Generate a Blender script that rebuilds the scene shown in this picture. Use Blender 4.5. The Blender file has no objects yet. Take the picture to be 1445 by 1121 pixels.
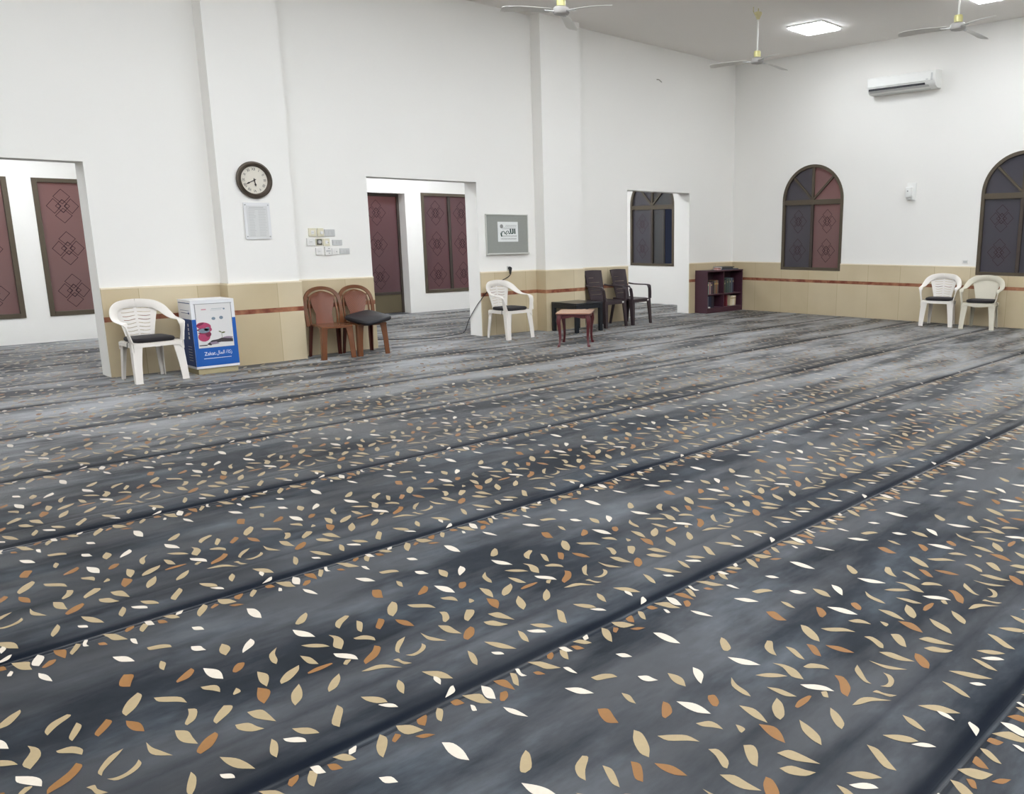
import bpy, math, random
import numpy as np
from mathutils import Vector, Matrix
random.seed(7)
PI = math.pi
SC = bpy.context.scene
COL = SC.collection
CAM = (-13.8322, -10.1004, 1.47)
YAW, PITCH, ROLL = 0.7463, -0.2041, -0.0041
FPX, PPX, PPY = 1182.16, 894.6, 576.4
HC = 4.6384          # hall ceiling height
HW = 0.93            # wainscot height
HD = 2.2226          # opening height
YB = 4.154           # back wall of the side aisle
PX0 = -18.0; PY0 = -15.0
CH = 3.1             # aisle ceiling

# ------------------------------------------------------------ materials
def nt(name):
    m = bpy.data.materials.new(name); m.use_nodes = True
    n = m.node_tree.nodes; l = m.node_tree.links
    return m, n, l, n['Principled BSDF']
def lin(c):
    return tuple(((x/255)/12.92 if x/255 <= 0.04045 else ((x/255+0.055)/1.055)**2.4) for x in c) + (1.0,)
def mat(name, rgb, rough=0.5, metal=0.0, spec=0.5, var=0.0, scale=20, bump=0.0, bscale=200, sheen=0, coat=0, trans=0, stretch=None):
    m, n, l, b = nt(name)
    c = lin(rgb)
    b.inputs['Base Color'].default_value = c
    b.inputs['Roughness'].default_value = rough
    b.inputs['Metallic'].default_value = metal
    b.inputs['Specular IOR Level'].default_value = spec
    if sheen: b.inputs['Sheen Weight'].default_value = sheen
    if coat: b.inputs['Coat Weight'].default_value = coat
    if trans: b.inputs['Transmission Weight'].default_value = trans
    tc = n.new('ShaderNodeTexCoord'); src = tc.outputs['Object']
    if stretch:
        mp = n.new('ShaderNodeMapping'); mp.inputs['Scale'].default_value = stretch
        l.new(src, mp.inputs[0]); src = mp.outputs[0]
    if var:
        t = n.new('ShaderNodeTexNoise'); t.inputs['Scale'].default_value = scale; t.inputs['Detail'].default_value = 5
        l.new(src, t.inputs['Vector'])
        mx = n.new('ShaderNodeMix'); mx.data_type = 'RGBA'
        l.new(t.outputs['Fac'], mx.inputs[0])
        mx.inputs[6].default_value = tuple(max(0, x*(1-var)) for x in c[:3]) + (1,)
        mx.inputs[7].default_value = tuple(min(1, x*(1+var)) for x in c[:3]) + (1,)
        l.new(mx.outputs[2], b.inputs['Base Color'])
    if bump:
        t = n.new('ShaderNodeTexNoise'); t.inputs['Scale'].default_value = bscale; t.inputs['Detail'].default_value = 3
        l.new(src, t.inputs['Vector'])
        bp = n.new('ShaderNodeBump'); bp.inputs['Strength'].default_value = bump; bp.inputs['Distance'].default_value = 0.002
        l.new(t.outputs['Fac'], bp.inputs['Height']); l.new(bp.outputs[0], b.inputs['Normal'])
    return m

M = {}
M['wall'] = mat('white_wall_paint', (244, 242, 237), 0.75, var=0.012, scale=1.2, bump=0.15, bscale=60)
M['ceiling'] = mat('ceiling_paint', (250, 246, 241), 0.85, var=0.01, scale=1)
M['cap'] = mat('cream_cap', (240, 228, 204), 0.5)
M['door_metal'] = mat('brown_aluminium', (90, 80, 66), 0.42, metal=0.25, var=0.05)
M['door_metal_dark'] = mat('dark_brown_aluminium', (72, 62, 56), 0.45, metal=0.2)
M['door_panel'] = mat('olive_brown_panel', (98, 88, 66), 0.5, var=0.05, scale=4)
M['etch'] = mat('etched_line', (72, 44, 48), 0.5)
M['etch_light'] = mat('lit_etched_line', (196, 150, 136), 0.5)
M['white_plastic'] = mat('white_plastic', (238, 232, 224), 0.38, var=0.015, scale=6)
M['white_plastic_leg'] = M['white_plastic']
M['cream_plastic'] = mat('faded_cream_plastic', (214, 208, 190), 0.5, var=0.03, scale=8)
M['brown_plastic'] = mat('brown_plastic', (114, 71, 45), 0.26, var=0.12, scale=12)
M['brown_plastic_dark'] = mat('dark_brown_leg_plastic', (92, 46, 38), 0.35, var=0.1, scale=12)
M['choc_plastic'] = mat('chocolate_plastic', (58, 47, 51), 0.42, var=0.05, scale=10)
M['black_fabric'] = mat('charcoal_fabric', (34, 30, 33), 0.9, var=0.12, scale=60, bump=0.4, bscale=400, sheen=0.05)
M['black_leather'] = mat('black_vinyl', (30, 30, 36), 0.5, var=0.08, scale=20)
M['black_plastic'] = mat('black_plastic', (34, 36, 42), 0.4)
M['steel'] = mat('brushed_steel', (190, 190, 188), 0.3, metal=0.9)
M['brass'] = mat('brass', (206, 200, 138), 0.3, metal=0.2)
M['fan_white'] = mat('fan_white_enamel', (226, 224, 218), 0.35)
M['fan_grey'] = mat('fan_grey_enamel', (176, 172, 168), 0.35)
M['fan_canopy'] = mat('fan_canopy_cream', (206, 196, 150), 0.45)
M['ac_white'] = mat('ac_plastic', (240, 240, 236), 0.35)
M['ac_grey'] = mat('ac_grey_plastic', (205, 206, 204), 0.4)
M['dark'] = mat('dark_gap', (38, 38, 42), 0.6)
M['bronze'] = mat('aged_bronze', (84, 74, 64), 0.4, metal=0.3, var=0.25, scale=30)
M['clock_face'] = mat('clock_face', (226, 220, 206), 0.6, var=0.05, scale=14)
M['ink'] = mat('dark_ink', (46, 40, 40), 0.6)
M['ink_grey'] = mat('grey_ink', (150, 150, 148), 0.6)
M['ink_pale'] = mat('pale_grey_ink', (186, 186, 184), 0.6)
M['ink_green'] = mat('dark_green_ink', (38, 72, 62), 0.6)
M['ink_pink'] = mat('pink_ink', (206, 150, 160), 0.6)
M['paper'] = mat('paper', (236, 238, 236), 0.7)
M['notice_grey'] = mat('notice_sheet', (214, 214, 212), 0.6)
M['acrylic'] = mat('acrylic', (232, 232, 232), 0.15)
M['felt'] = mat('grey_felt', (150, 152, 146), 0.9, var=0.05, scale=30, bump=0.3, bscale=300)
M['alu'] = mat('aluminium', (214, 214, 208), 0.4, metal=0.4)
M['plate_white'] = mat('switch_white', (236, 234, 230), 0.4)
M['plate_cream'] = mat('switch_cream', (226, 220, 196), 0.45)
M['plate_grey'] = mat('switch_grey', (200, 200, 198), 0.45)
M['knob_dark'] = mat('knob_plate_dark', (92, 90, 80), 0.4)
M['shelf_wood'] = mat('maroon_laminate', (74, 44, 56), 0.4, var=0.12, scale=9, stretch=(1, 1, 8))
M['shelf_inside'] = mat('dark_maroon_laminate', (56, 38, 46), 0.5)
M['cabriole'] = mat('mahogany', (92, 40, 44), 0.3, var=0.15, scale=14)
M['table_top'] = mat('light_walnut_top', (188, 148, 124), 0.28, var=0.12, scale=6, stretch=(1, 9, 1))
M['black_top'] = mat('black_table_plastic', (30, 34, 40), 0.28, var=0.05)
M['blue'] = mat('blue_print', (24, 92, 176), 0.45, var=0.04)
M['navy'] = mat('navy_print', (36, 66, 122), 0.5, var=0.05)
M['box_white'] = mat('box_white', (236, 236, 238), 0.4)
M['poster'] = mat('display_print', (226, 224, 222), 0.4)
M['magenta'] = mat('magenta_print', (176, 64, 102), 0.5, var=0.15, scale=60)
M['magenta_d'] = mat('deep_magenta_print', (120, 34, 66), 0.5)
M['teal_grey'] = mat('teal_grey_print', (120, 136, 150), 0.5, var=0.15, scale=60)
M['soil'] = mat('soil_print', (64, 56, 60), 0.6)
M['mauve'] = mat('mauve_print', (150, 132, 148), 0.6)
M['leafgreen'] = mat('sprout_print', (96, 104, 56), 0.6)
M['plinth'] = mat('beige_plinth', (178, 166, 130), 0.6)
M['text_white'] = mat('white_print', (240, 240, 244), 0.5)
M['street'] = mat('street_stone', (120, 100, 90), 0.8)
M['stain'] = mat('grey_bracket', (150, 146, 138), 0.6)

def emis(name, rgb, s):
    m, n, l, b = nt(name)
    b.inputs['Base Color'].default_value = lin(rgb)
    b.inputs['Emission Color'].default_value = lin(rgb)
    b.inputs['Emission Strength'].default_value = s
    return m
LAMP = 27.0
M['led'] = emis('led_diffuser', (244, 249, 255), LAMP)
M['led_small'] = emis('indicator_led', (255, 60, 40), 1.0)

def glass_mat(name, rgb, tint, tr=0.35):
    m, n, l, b = nt(name)
    b.inputs['Base Color'].default_value = lin(rgb)
    b.inputs['Roughness'].default_value = 0.16
    b.inputs['Specular IOR Level'].default_value = 0.5
    t = n.new('ShaderNodeBsdfTranslucent'); t.inputs['Color'].default_value = lin(tint)
    mx = n.new('ShaderNodeMixShader'); mx.inputs[0].default_value = tr
    l.new(b.outputs[0], mx.inputs[1]); l.new(t.outputs[0], mx.inputs[2])
    l.new(mx.outputs[0], n['Material Output'].inputs[0])
    return m
M['glass_rose'] = glass_mat('frosted_rose_glass', (124, 102, 102), (255, 205, 190), 0.3)
M['glass_mauve'] = glass_mat('frosted_mauve_glass', (92, 80, 86), (255, 200, 190), 0.33)
M['glass_open'] = glass_mat('clear_dark_glass', (70, 72, 74), (255, 200, 170), 0.15)

# beige stone wainscot with faint slab joints and cloudy veining
def stone():
    m, n, l, b = nt('beige_wall_tile')
    geo = n.new('ShaderNodeNewGeometry')
    no = n.new('ShaderNodeTexNoise'); no.inputs['Scale'].default_value = 1.6; no.inputs['Detail'].default_value = 6
    l.new(geo.outputs['Position'], no.inputs['Vector'])
    sx = n.new('ShaderNodeSeparateXYZ'); l.new(geo.outputs['Position'], sx.inputs[0])
    ad = n.new('ShaderNodeMath'); ad.operation = 'ADD'; l.new(sx.outputs[0], ad.inputs[0]); l.new(sx.outputs[1], ad.inputs[1])
    dv = n.new('ShaderNodeMath'); dv.operation = 'DIVIDE'; dv.inputs[1].default_value = 0.6; l.new(ad.outputs[0], dv.inputs[0])
    fl = n.new('ShaderNodeMath'); fl.operation = 'FLOOR'; l.new(dv.outputs[0], fl.inputs[0])
    wn = n.new('ShaderNodeTexWhiteNoise'); wn.noise_dimensions = '1D'; l.new(fl.outputs[0], wn.inputs['W'])
    fr = n.new('ShaderNodeMath'); fr.operation = 'FRACT'; l.new(dv.outputs[0], fr.inputs[0])
    lt = n.new('ShaderNodeMath'); lt.operation = 'LESS_THAN'; lt.inputs[1].default_value = 0.012; l.new(fr.outputs[0], lt.inputs[0])
    f = n.new('ShaderNodeMath'); f.operation = 'MULTIPLY'; f.inputs[1].default_value = 0.45; l.new(wn.outputs[0], f.inputs[0])
    f2 = n.new('ShaderNodeMath'); f2.operation = 'MULTIPLY_ADD'; f2.inputs[1].default_value = 0.7; l.new(no.outputs['Fac'], f2.inputs[0]); l.new(f.outputs[0], f2.inputs[2])
    mx = n.new('ShaderNodeMix'); mx.data_type = 'RGBA'; l.new(f2.outputs[0], mx.inputs[0])
    mx.inputs[6].default_value = lin((190, 171, 135)); mx.inputs[7].default_value = lin((220, 206, 176))
    m2 = n.new('ShaderNodeMix'); m2.data_type = 'RGBA'; l.new(lt.outputs[0], m2.inputs[0]); l.new(mx.outputs[2], m2.inputs[6]); m2.inputs[7].default_value = lin((184, 166, 130))
    l.new(m2.outputs[2], b.inputs['Base Color']); b.inputs['Roughness'].default_value = 0.38
    return m
M['stone'] = stone()
def redstone():
    m, n, l, b = nt('red_marble_band')
    geo = n.new('ShaderNodeNewGeometry')
    no = n.new('ShaderNodeTexNoise'); no.inputs['Scale'].default_value = 9; no.inputs['Detail'].default_value = 6
    l.new(geo.outputs['Position'], no.inputs['Vector'])
    cr = n.new('ShaderNodeValToRGB'); l.new(no.outputs['Fac'], cr.inputs[0])
    cr.color_ramp.elements[0].position = 0.35; cr.color_ramp.elements[0].color = lin((122, 62, 44))
    cr.color_ramp.elements[1].position = 0.72; cr.color_ramp.elements[1].color = lin((184, 130, 98))
    l.new(cr.outputs[0], b.inputs['Base Color']); b.inputs['Roughness'].default_value = 0.3
    return m
M['red'] = redstone()
def cane():
    m, n, l, b = nt('woven_cane_plastic')
    tc = n.new('ShaderNodeTexCoord')
    mp = n.new('ShaderNodeMapping'); mp.inputs['Rotation'].default_value = (PI/2, 0, 0); l.new(tc.outputs['Object'], mp.inputs[0])
    ck = n.new('ShaderNodeTexChecker'); ck.inputs['Scale'].default_value = 75; l.new(mp.outputs[0], ck.inputs[0])
    ck.inputs[1].default_value = lin((140, 88, 66)); ck.inputs[2].default_value = lin((98, 56, 42))
    l.new(ck.outputs[0], b.inputs['Base Color']); b.inputs['Roughness'].default_value = 0.4
    return m
M['cane'] = cane()

# carpet: blue grey cloudy ground, navy seam bands every row
ROW0, ROWS, COL0, COLS = -6.6253, 1.35054, -12.3931, 0.94406
def carpet(name, kind):
    m, n, l, b = nt(name)
    geo = n.new('ShaderNodeNewGeometry'); pos = geo.outputs['Position']
    def noise(sc, stretch, det=5, rough=0.6):
        mp = n.new('ShaderNodeMapping'); mp.inputs['Scale'].default_value = stretch; l.new(pos, mp.inputs[0])
        t = n.new('ShaderNodeTexNoise'); t.inputs['Scale'].default_value = sc; t.inputs['Detail'].default_value = det; t.inputs['Roughness'].default_value = rough
        l.new(mp.outputs[0], t.inputs['Vector']); return t.outputs['Fac']
    b.inputs['Roughness'].default_value = 0.47 if kind == 'base' else 0.5
    b.inputs['Specular IOR Level'].default_value = 0.55 if kind == 'base' else .4
    b.inputs['Sheen Weight'].default_value = SHEEN*.35
    b.inputs['Sheen Roughness'].default_value = 0.2
    b.inputs['Sheen Tint'].default_value = (0.96, 0.98, 1, 1)
    if kind == 'base':
        n1 = noise(2.2, (0.7, 1.3, 1)); cr = n.new('ShaderNodeValToRGB'); l.new(n1, cr.inputs[0])
        e = cr.color_ramp.elements
        e[0].position = 0.36; e[0].color = lin((27, 31, 37))
        e[1].position = 0.72; e[1].color = lin((70, 76, 82))
        x = e.new(0.50); x.color = lin((38, 42, 48))
        n2 = noise(14, (0.5, 1.8, 1), 4)
        m1 = n.new('ShaderNodeMix'); m1.data_type = 'RGBA'; m1.blend_type = 'OVERLAY'; m1.inputs[0].default_value = 0.35
        l.new(cr.outputs[0], m1.inputs[6]); l.new(n2, m1.inputs[7])
        sx = n.new('ShaderNodeSeparateXYZ'); l.new(pos, sx.inputs[0])
        a = n.new('ShaderNodeMath'); a.operation = 'SUBTRACT'; a.inputs[1].default_value = ROW0 - 10*ROWS; l.new(sx.outputs[1], a.inputs[0])
        d = n.new('ShaderNodeMath'); d.operation = 'DIVIDE'; d.inputs[1].default_value = ROWS; l.new(a.outputs[0], d.inputs[0])
        f = n.new('ShaderNodeMath'); f.operation = 'FRACT'; l.new(d.outputs[0], f.inputs[0])
        r2 = n.new('ShaderNodeValToRGB'); l.new(f.outputs[0], r2.inputs[0]); r2.color_ramp.interpolation = 'LINEAR'
        el = r2.color_ramp.elements
        el[0].position = 0.0; el[0].color = (0.95, 0.95, 0.95, 1)
        el[1].position = 1.0; el[1].color = (0.9, 0.9, 0.9, 1)
        for p, v in ((0.012, 1.0), (0.02, 0.95), (0.036, 0.55), (0.06, 0.25), (0.10, 0.08), (0.18, 0.1), (0.195, 0.36), (0.215, 0.14), (0.235, 0.0), (0.968, 0.0), (0.972, 0.6), (0.980, 0.6), (0.983, 0.0), (0.99, 0.0), (0.994, 0.9)):
            q = el.new(p); q.color = (v, v, v, 1)
        m2 = n.new('ShaderNodeMix'); m2.data_type = 'RGBA'; l.new(r2.outputs[0], m2.inputs[0]); l.new(m1.outputs[2], m2.inputs[6])
        m2.inputs[7].default_value = lin((20, 25, 34))
        l.new(m2.outputs[2], b.inputs['Base Color'])
        hb = r2.outputs[0]
        # pile lies differently in patches: more or less sheen there
        n4 = noise(1.5, (0.42, 1.5, 1), 6, 0.62)
        cs = n.new('ShaderNodeValToRGB'); l.new(n4, cs.inputs[0])
        cs.color_ramp.elements[0].position = 0.42; cs.color_ramp.elements[0].color = (.16, .16, .16, 1)
        cs.color_ramp.elements[1].position = 0.60; cs.color_ramp.elements[1].color = (1, 1, 1, 1)
        for nm_, v0, v1 in (('Sheen Weight', SHEEN, .1), ('Specular IOR Level', .6, .08)):
            mr = n.new('ShaderNodeMapRange'); l.new(r2.outputs[0], mr.inputs[0]); mr.inputs[3].default_value = v0; mr.inputs[4].default_value = v1
            mm = n.new('ShaderNodeMath'); mm.operation = 'MULTIPLY'; l.new(mr.outputs[0], mm.inputs[0]); l.new(cs.outputs[0], mm.inputs[1]); l.new(mm.outputs[0], b.inputs[nm_])
        bp = n.new('ShaderNodeBump'); bp.inputs['Strength'].default_value = 0.6; bp.inputs['Distance'].default_value = 0.008; bp.invert = True
        l.new(hb, bp.inputs['Height'])
        n3 = noise(500, (1, 1, 1), 2)
        b2 = n.new('ShaderNodeBump'); b2.inputs['Strength'].default_value = 0.5; b2.inputs['Distance'].default_value = 0.002
        l.new(n3, b2.inputs['Height']); l.new(bp.outputs[0], b2.inputs['Normal']); l.new(b2.outputs[0], b.inputs['Normal'])
    else:
        c = {'t': (146, 128, 95), 'w': (190, 180, 165), 'b': (124, 83, 32)}[kind]
        b.inputs['Sheen Weight'].default_value = {'t': .9, 'w': 1.0, 'b': .5}[kind]
        n1 = noise(60, (1, 1, 1), 3)
        mx = n.new('ShaderNodeMix'); mx.data_type = 'RGBA'; l.new(n1, mx.inputs[0])
        cc = lin(c)
        mx.inputs[6].default_value = tuple(x*0.9 for x in cc[:3]) + (1,); mx.inputs[7].default_value = tuple(min(1, x*1.1) for x in cc[:3]) + (1,)
        l.new(mx.outputs[2], b.inputs['Base Color'])
    return m
SHEEN = 0.85
M['carpet'] = carpet('carpet_blue_grey', 'base')
M['leaf_t'] = carpet('carpet_leaf_tan', 't')
M['leaf_w'] = carpet('carpet_leaf_white', 'w')
M['leaf_b'] = carpet('carpet_leaf_brown', 'b')

# ------------------------------------------------------------ mesh builder
class MB:
    def __init__(s): s.v = []; s.f = []; s.mi = []; s.cur = 0
    def add(s, vs, fs, mi=None):
        o = len(s.v); s.v += [tuple(v) for v in vs]
        s.f += [tuple(i+o for i in f) for f in fs]; s.mi += [s.cur if mi is None else mi]*len(fs); return s
    def box(s, x0, x1, y0, y1, z0, z1, mi=None):
        if x0 > x1: x0, x1 = x1, x0
        if y0 > y1: y0, y1 = y1, y0
        if z0 > z1: z0, z1 = z1, z0
        return s.add([(x0,y0,z0),(x1,y0,z0),(x1,y1,z0),(x0,y1,z0),(x0,y0,z1),(x1,y0,z1),(x1,y1,z1),(x0,y1,z1)],
                     [(0,3,2,1),(4,5,6,7),(0,1,5,4),(1,2,6,5),(2,3,7,6),(3,0,4,7)], mi)
    def cbox(s, c, size, R=None, mi=None):
        vs = []
        for dz in (-.5, .5):
            for dx, dy in ((-.5,-.5),(.5,-.5),(.5,.5),(-.5,.5)):
                p = Vector((dx*size[0], dy*size[1], dz*size[2]))
                if R: p = R @ p
                vs.append(tuple(p + Vector(c)))
        return s.add(vs, [(0,3,2,1),(4,5,6,7),(0,1,5,4),(1,2,6,5),(2,3,7,6),(3,0,4,7)], mi)
    def loft(s, rings, caps=True, mi=None, closed=True):
        n = len(rings[0]); o = [p for r in rings for p in r]; f = []
        for i in range(len(rings)-1):
            for j in range(n if closed else n-1):
                a = i*n+j; b_ = i*n+(j+1) % n
                f.append((a, b_, b_+n, a+n))
        if caps: f.append(tuple(range(n-1, -1, -1))); f.append(tuple((len(rings)-1)*n+j for j in range(n)))
        return s.add(o, f, mi)
    def taper(s, p0, p1, s0, s1, mi=None):   # tapered bar, rectangular section (x,y)
        r = []
        for p, q in ((p0, s0), (p1, s1)):
            r.append([(p[0]+a*q[0]/2, p[1]+b_*q[1]/2, p[2]) for a, b_ in ((-1,-1),(1,-1),(1,1),(-1,1))])
        return s.loft(r, mi=mi)
    def ribbon(s, path, width, dirs, th, mi=None):
        rings = []; n = len(path)
        for i, p in enumerate(path):
            p = Vector(p); t = Vector(path[min(i+1, n-1)]) - Vector(path[max(i-1, 0)]); t.normalize()
            d = Vector(dirs[i]); d = (d - t*d.dot(t)).normalized(); nn = t.cross(d)
            w = width[i]/2; h = th/2
            rings.append([tuple(p+d*w*a+nn*h*b_) for a, b_ in ((-1,-.5),(-.85,-1),(.85,-1),(1,-.5),(1,.5),(.85,1),(-.85,1),(-1,.5))])
        return s.loft(rings, mi=mi)
    def tube(s, path, r, n=10, mi=None):
        rings = []; m = len(path); up = None
        for i, p in enumerate(path):
            p = Vector(p); t = (Vector(path[min(i+1, m-1)]) - Vector(path[max(i-1, 0)])).normalized()
            if up is None: up = Vector((0,0,1)) if abs(t.z) < .9 else Vector((1,0,0))
            a = (up - t*up.dot(t)).normalized(); b_ = t.cross(a); up = a
            rr = r[i] if isinstance(r, (list, tuple)) else r
            rings.append([tuple(p + a*rr*math.cos(2*PI*k/n) + b_*rr*math.sin(2*PI*k/n)) for k in range(n)])
        return s.loft(rings, mi=mi)
    def lathe(s, prof, c=(0,0,0), n=32, axis='z', mi=None):   # prof: (r, h)
        rings = []
        for r, h in prof:
            ring = []
            for k in range(n):
                a = 2*PI*k/n; u, v = r*math.cos(a), r*math.sin(a)
                if axis == 'z': ring.append((c[0]+u, c[1]+v, c[2]+h))
                elif axis == 'y': ring.append((c[0]+u, c[1]-h, c[2]+v))
                else: ring.append((c[0]+h, c[1]+u, c[2]+v))
            rings.append(ring)
        return s.loft(rings, mi=mi)
    def prism(s, poly, y0, y1, plane='xz', mi=None):   # polygon extruded
        def P(a, b_, d): return (a, d, b_) if plane == 'xz' else ((d, a, b_) if plane == 'yz' else (a, b_, d))
        n = len(poly)
        vs = [P(a, b_, y0) for a, b_ in poly] + [P(a, b_, y1) for a, b_ in poly]
        fs = [tuple(range(n)), tuple(range(2*n-1, n-1, -1))] + [(i, (i+1) % n + n*0, (i+1) % n + n, i+n) for i in range(n)]
        return s.add(vs, fs, mi)
    def xform(s, Mx):
        s.v = [tuple(Mx @ Vector(p)) for p in s.v]; return s
    def build(s, name, m, parent=None, smooth=False, bevel=0, seg=2, loc=None):
        me = bpy.data.meshes.new(name); me.from_pydata(s.v, [], s.f)
        ms = m if isinstance(m, (list, tuple)) else [m]
        for x in ms: me.materials.append(M[x] if isinstance(x, str) else x)
        me.polygons.foreach_set('material_index', [min(i, len(ms)-1) for i in s.mi])
        import bmesh
        bm = bmesh.new(); bm.from_mesh(me)
        if smooth != 'keep': bmesh.ops.recalc_face_normals(bm, faces=bm.faces)
        if bevel:
            ed = [e for e in bm.edges if len(e.link_faces) == 2 and e.calc_face_angle(0) > 0.6]
            bmesh.ops.bevel(bm, geom=ed, offset=bevel, segments=seg, affect='EDGES', profile=0.5, clamp_overlap=True)
        bm.to_mesh(me); bm.free()
        if smooth:
            for p in me.polygons: p.use_smooth = True
            try: me.set_sharp_from_angle(angle=math.radians(42))
            except Exception: pass
        ob = bpy.data.objects.new(name, me); COL.objects.link(ob)
        if parent: ob.parent = parent
        if loc: ob.location = loc
        return ob

def tag(o, label=None, cat=None, group=None, kind=None):
    if label: o['label'] = label
    if cat: o['category'] = cat
    if group: o['group'] = group
    if kind: o['kind'] = kind
    return o
def struct(o, label=None): o['kind'] = 'structure'; o['label'] = label or o.name.replace('_', ' '); o['category'] = o.name.split('_')[0]; return o
def thing(name, label, cat, loc=(0,0,0), rz=0, group=None):
    o = bpy.data.objects.new(name, None); o.empty_display_size = .1; COL.objects.link(o)
    o.location = loc; o.rotation_euler = (0, 0, rz)
    return tag(o, label, cat, group)
def copy_tree(o, parent=None):
    c = o.copy(); COL.objects.link(c); c.parent = parent
    for ch in [x for x in bpy.data.objects if x.parent == o]: copy_tree(ch, c)
    return c
def bez(pts, n):   # Catmull-Rom through pts
    P = [Vector(p) for p in pts]; P = [P[0]*2-P[1]] + P + [P[-1]*2-P[-2]]; out = []
    m = len(P)-3
    for i in range(m):
        for k in range(n):
            t = k/n; p0, p1, p2, p3 = P[i:i+4]
            out.append(0.5*((2*p1) + (p2-p0)*t + (2*p0-5*p1+4*p2-p3)*t*t + (3*p1-p0-3*p2+p3)*t**3))
    out.append(P[-2].copy()); return out
FONT = None
def text_mesh(txt, size, depth=0.001, align='LEFT', bold=0):
    cu = bpy.data.curves.new('t', 'FONT'); cu.body = txt; cu.size = size; cu.extrude = depth; cu.offset = bold; cu.align_x = align
    ob = bpy.data.objects.new('t', cu); COL.objects.link(ob)
    dg = bpy.context.evaluated_depsgraph_get(); dg.update()
    me = bpy.data.meshes.new_from_object(ob.evaluated_get(dg))
    vs = [tuple(v.co) for v in me.vertices]; fs = [tuple(p.vertices) for p in me.polygons]
    bpy.data.objects.remove(ob); bpy.data.meshes.remove(me); bpy.data.curves.remove(cu)
    return vs, fs
def add_text(mb, txt, size, x, z, y, fit=None, mi=None, rot=None, bold=0, sz=1):
    """flat text on a wall facing -Y; x centre, z baseline"""
    vs, fs = text_mesh(txt, size, bold=bold)
    if not vs: return
    x0 = min(v[0] for v in vs); x1 = max(v[0] for v in vs)
    k = (fit/(x1-x0)) if fit else 1
    vv = [(x + ((v[0]-x0) - (x1-x0)/2)*k, y - 0.0005 - v[2], z + v[1]*sz) for v in vs]
    mb.add(vv, fs, mi)
EXPO = 0.14
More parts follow.
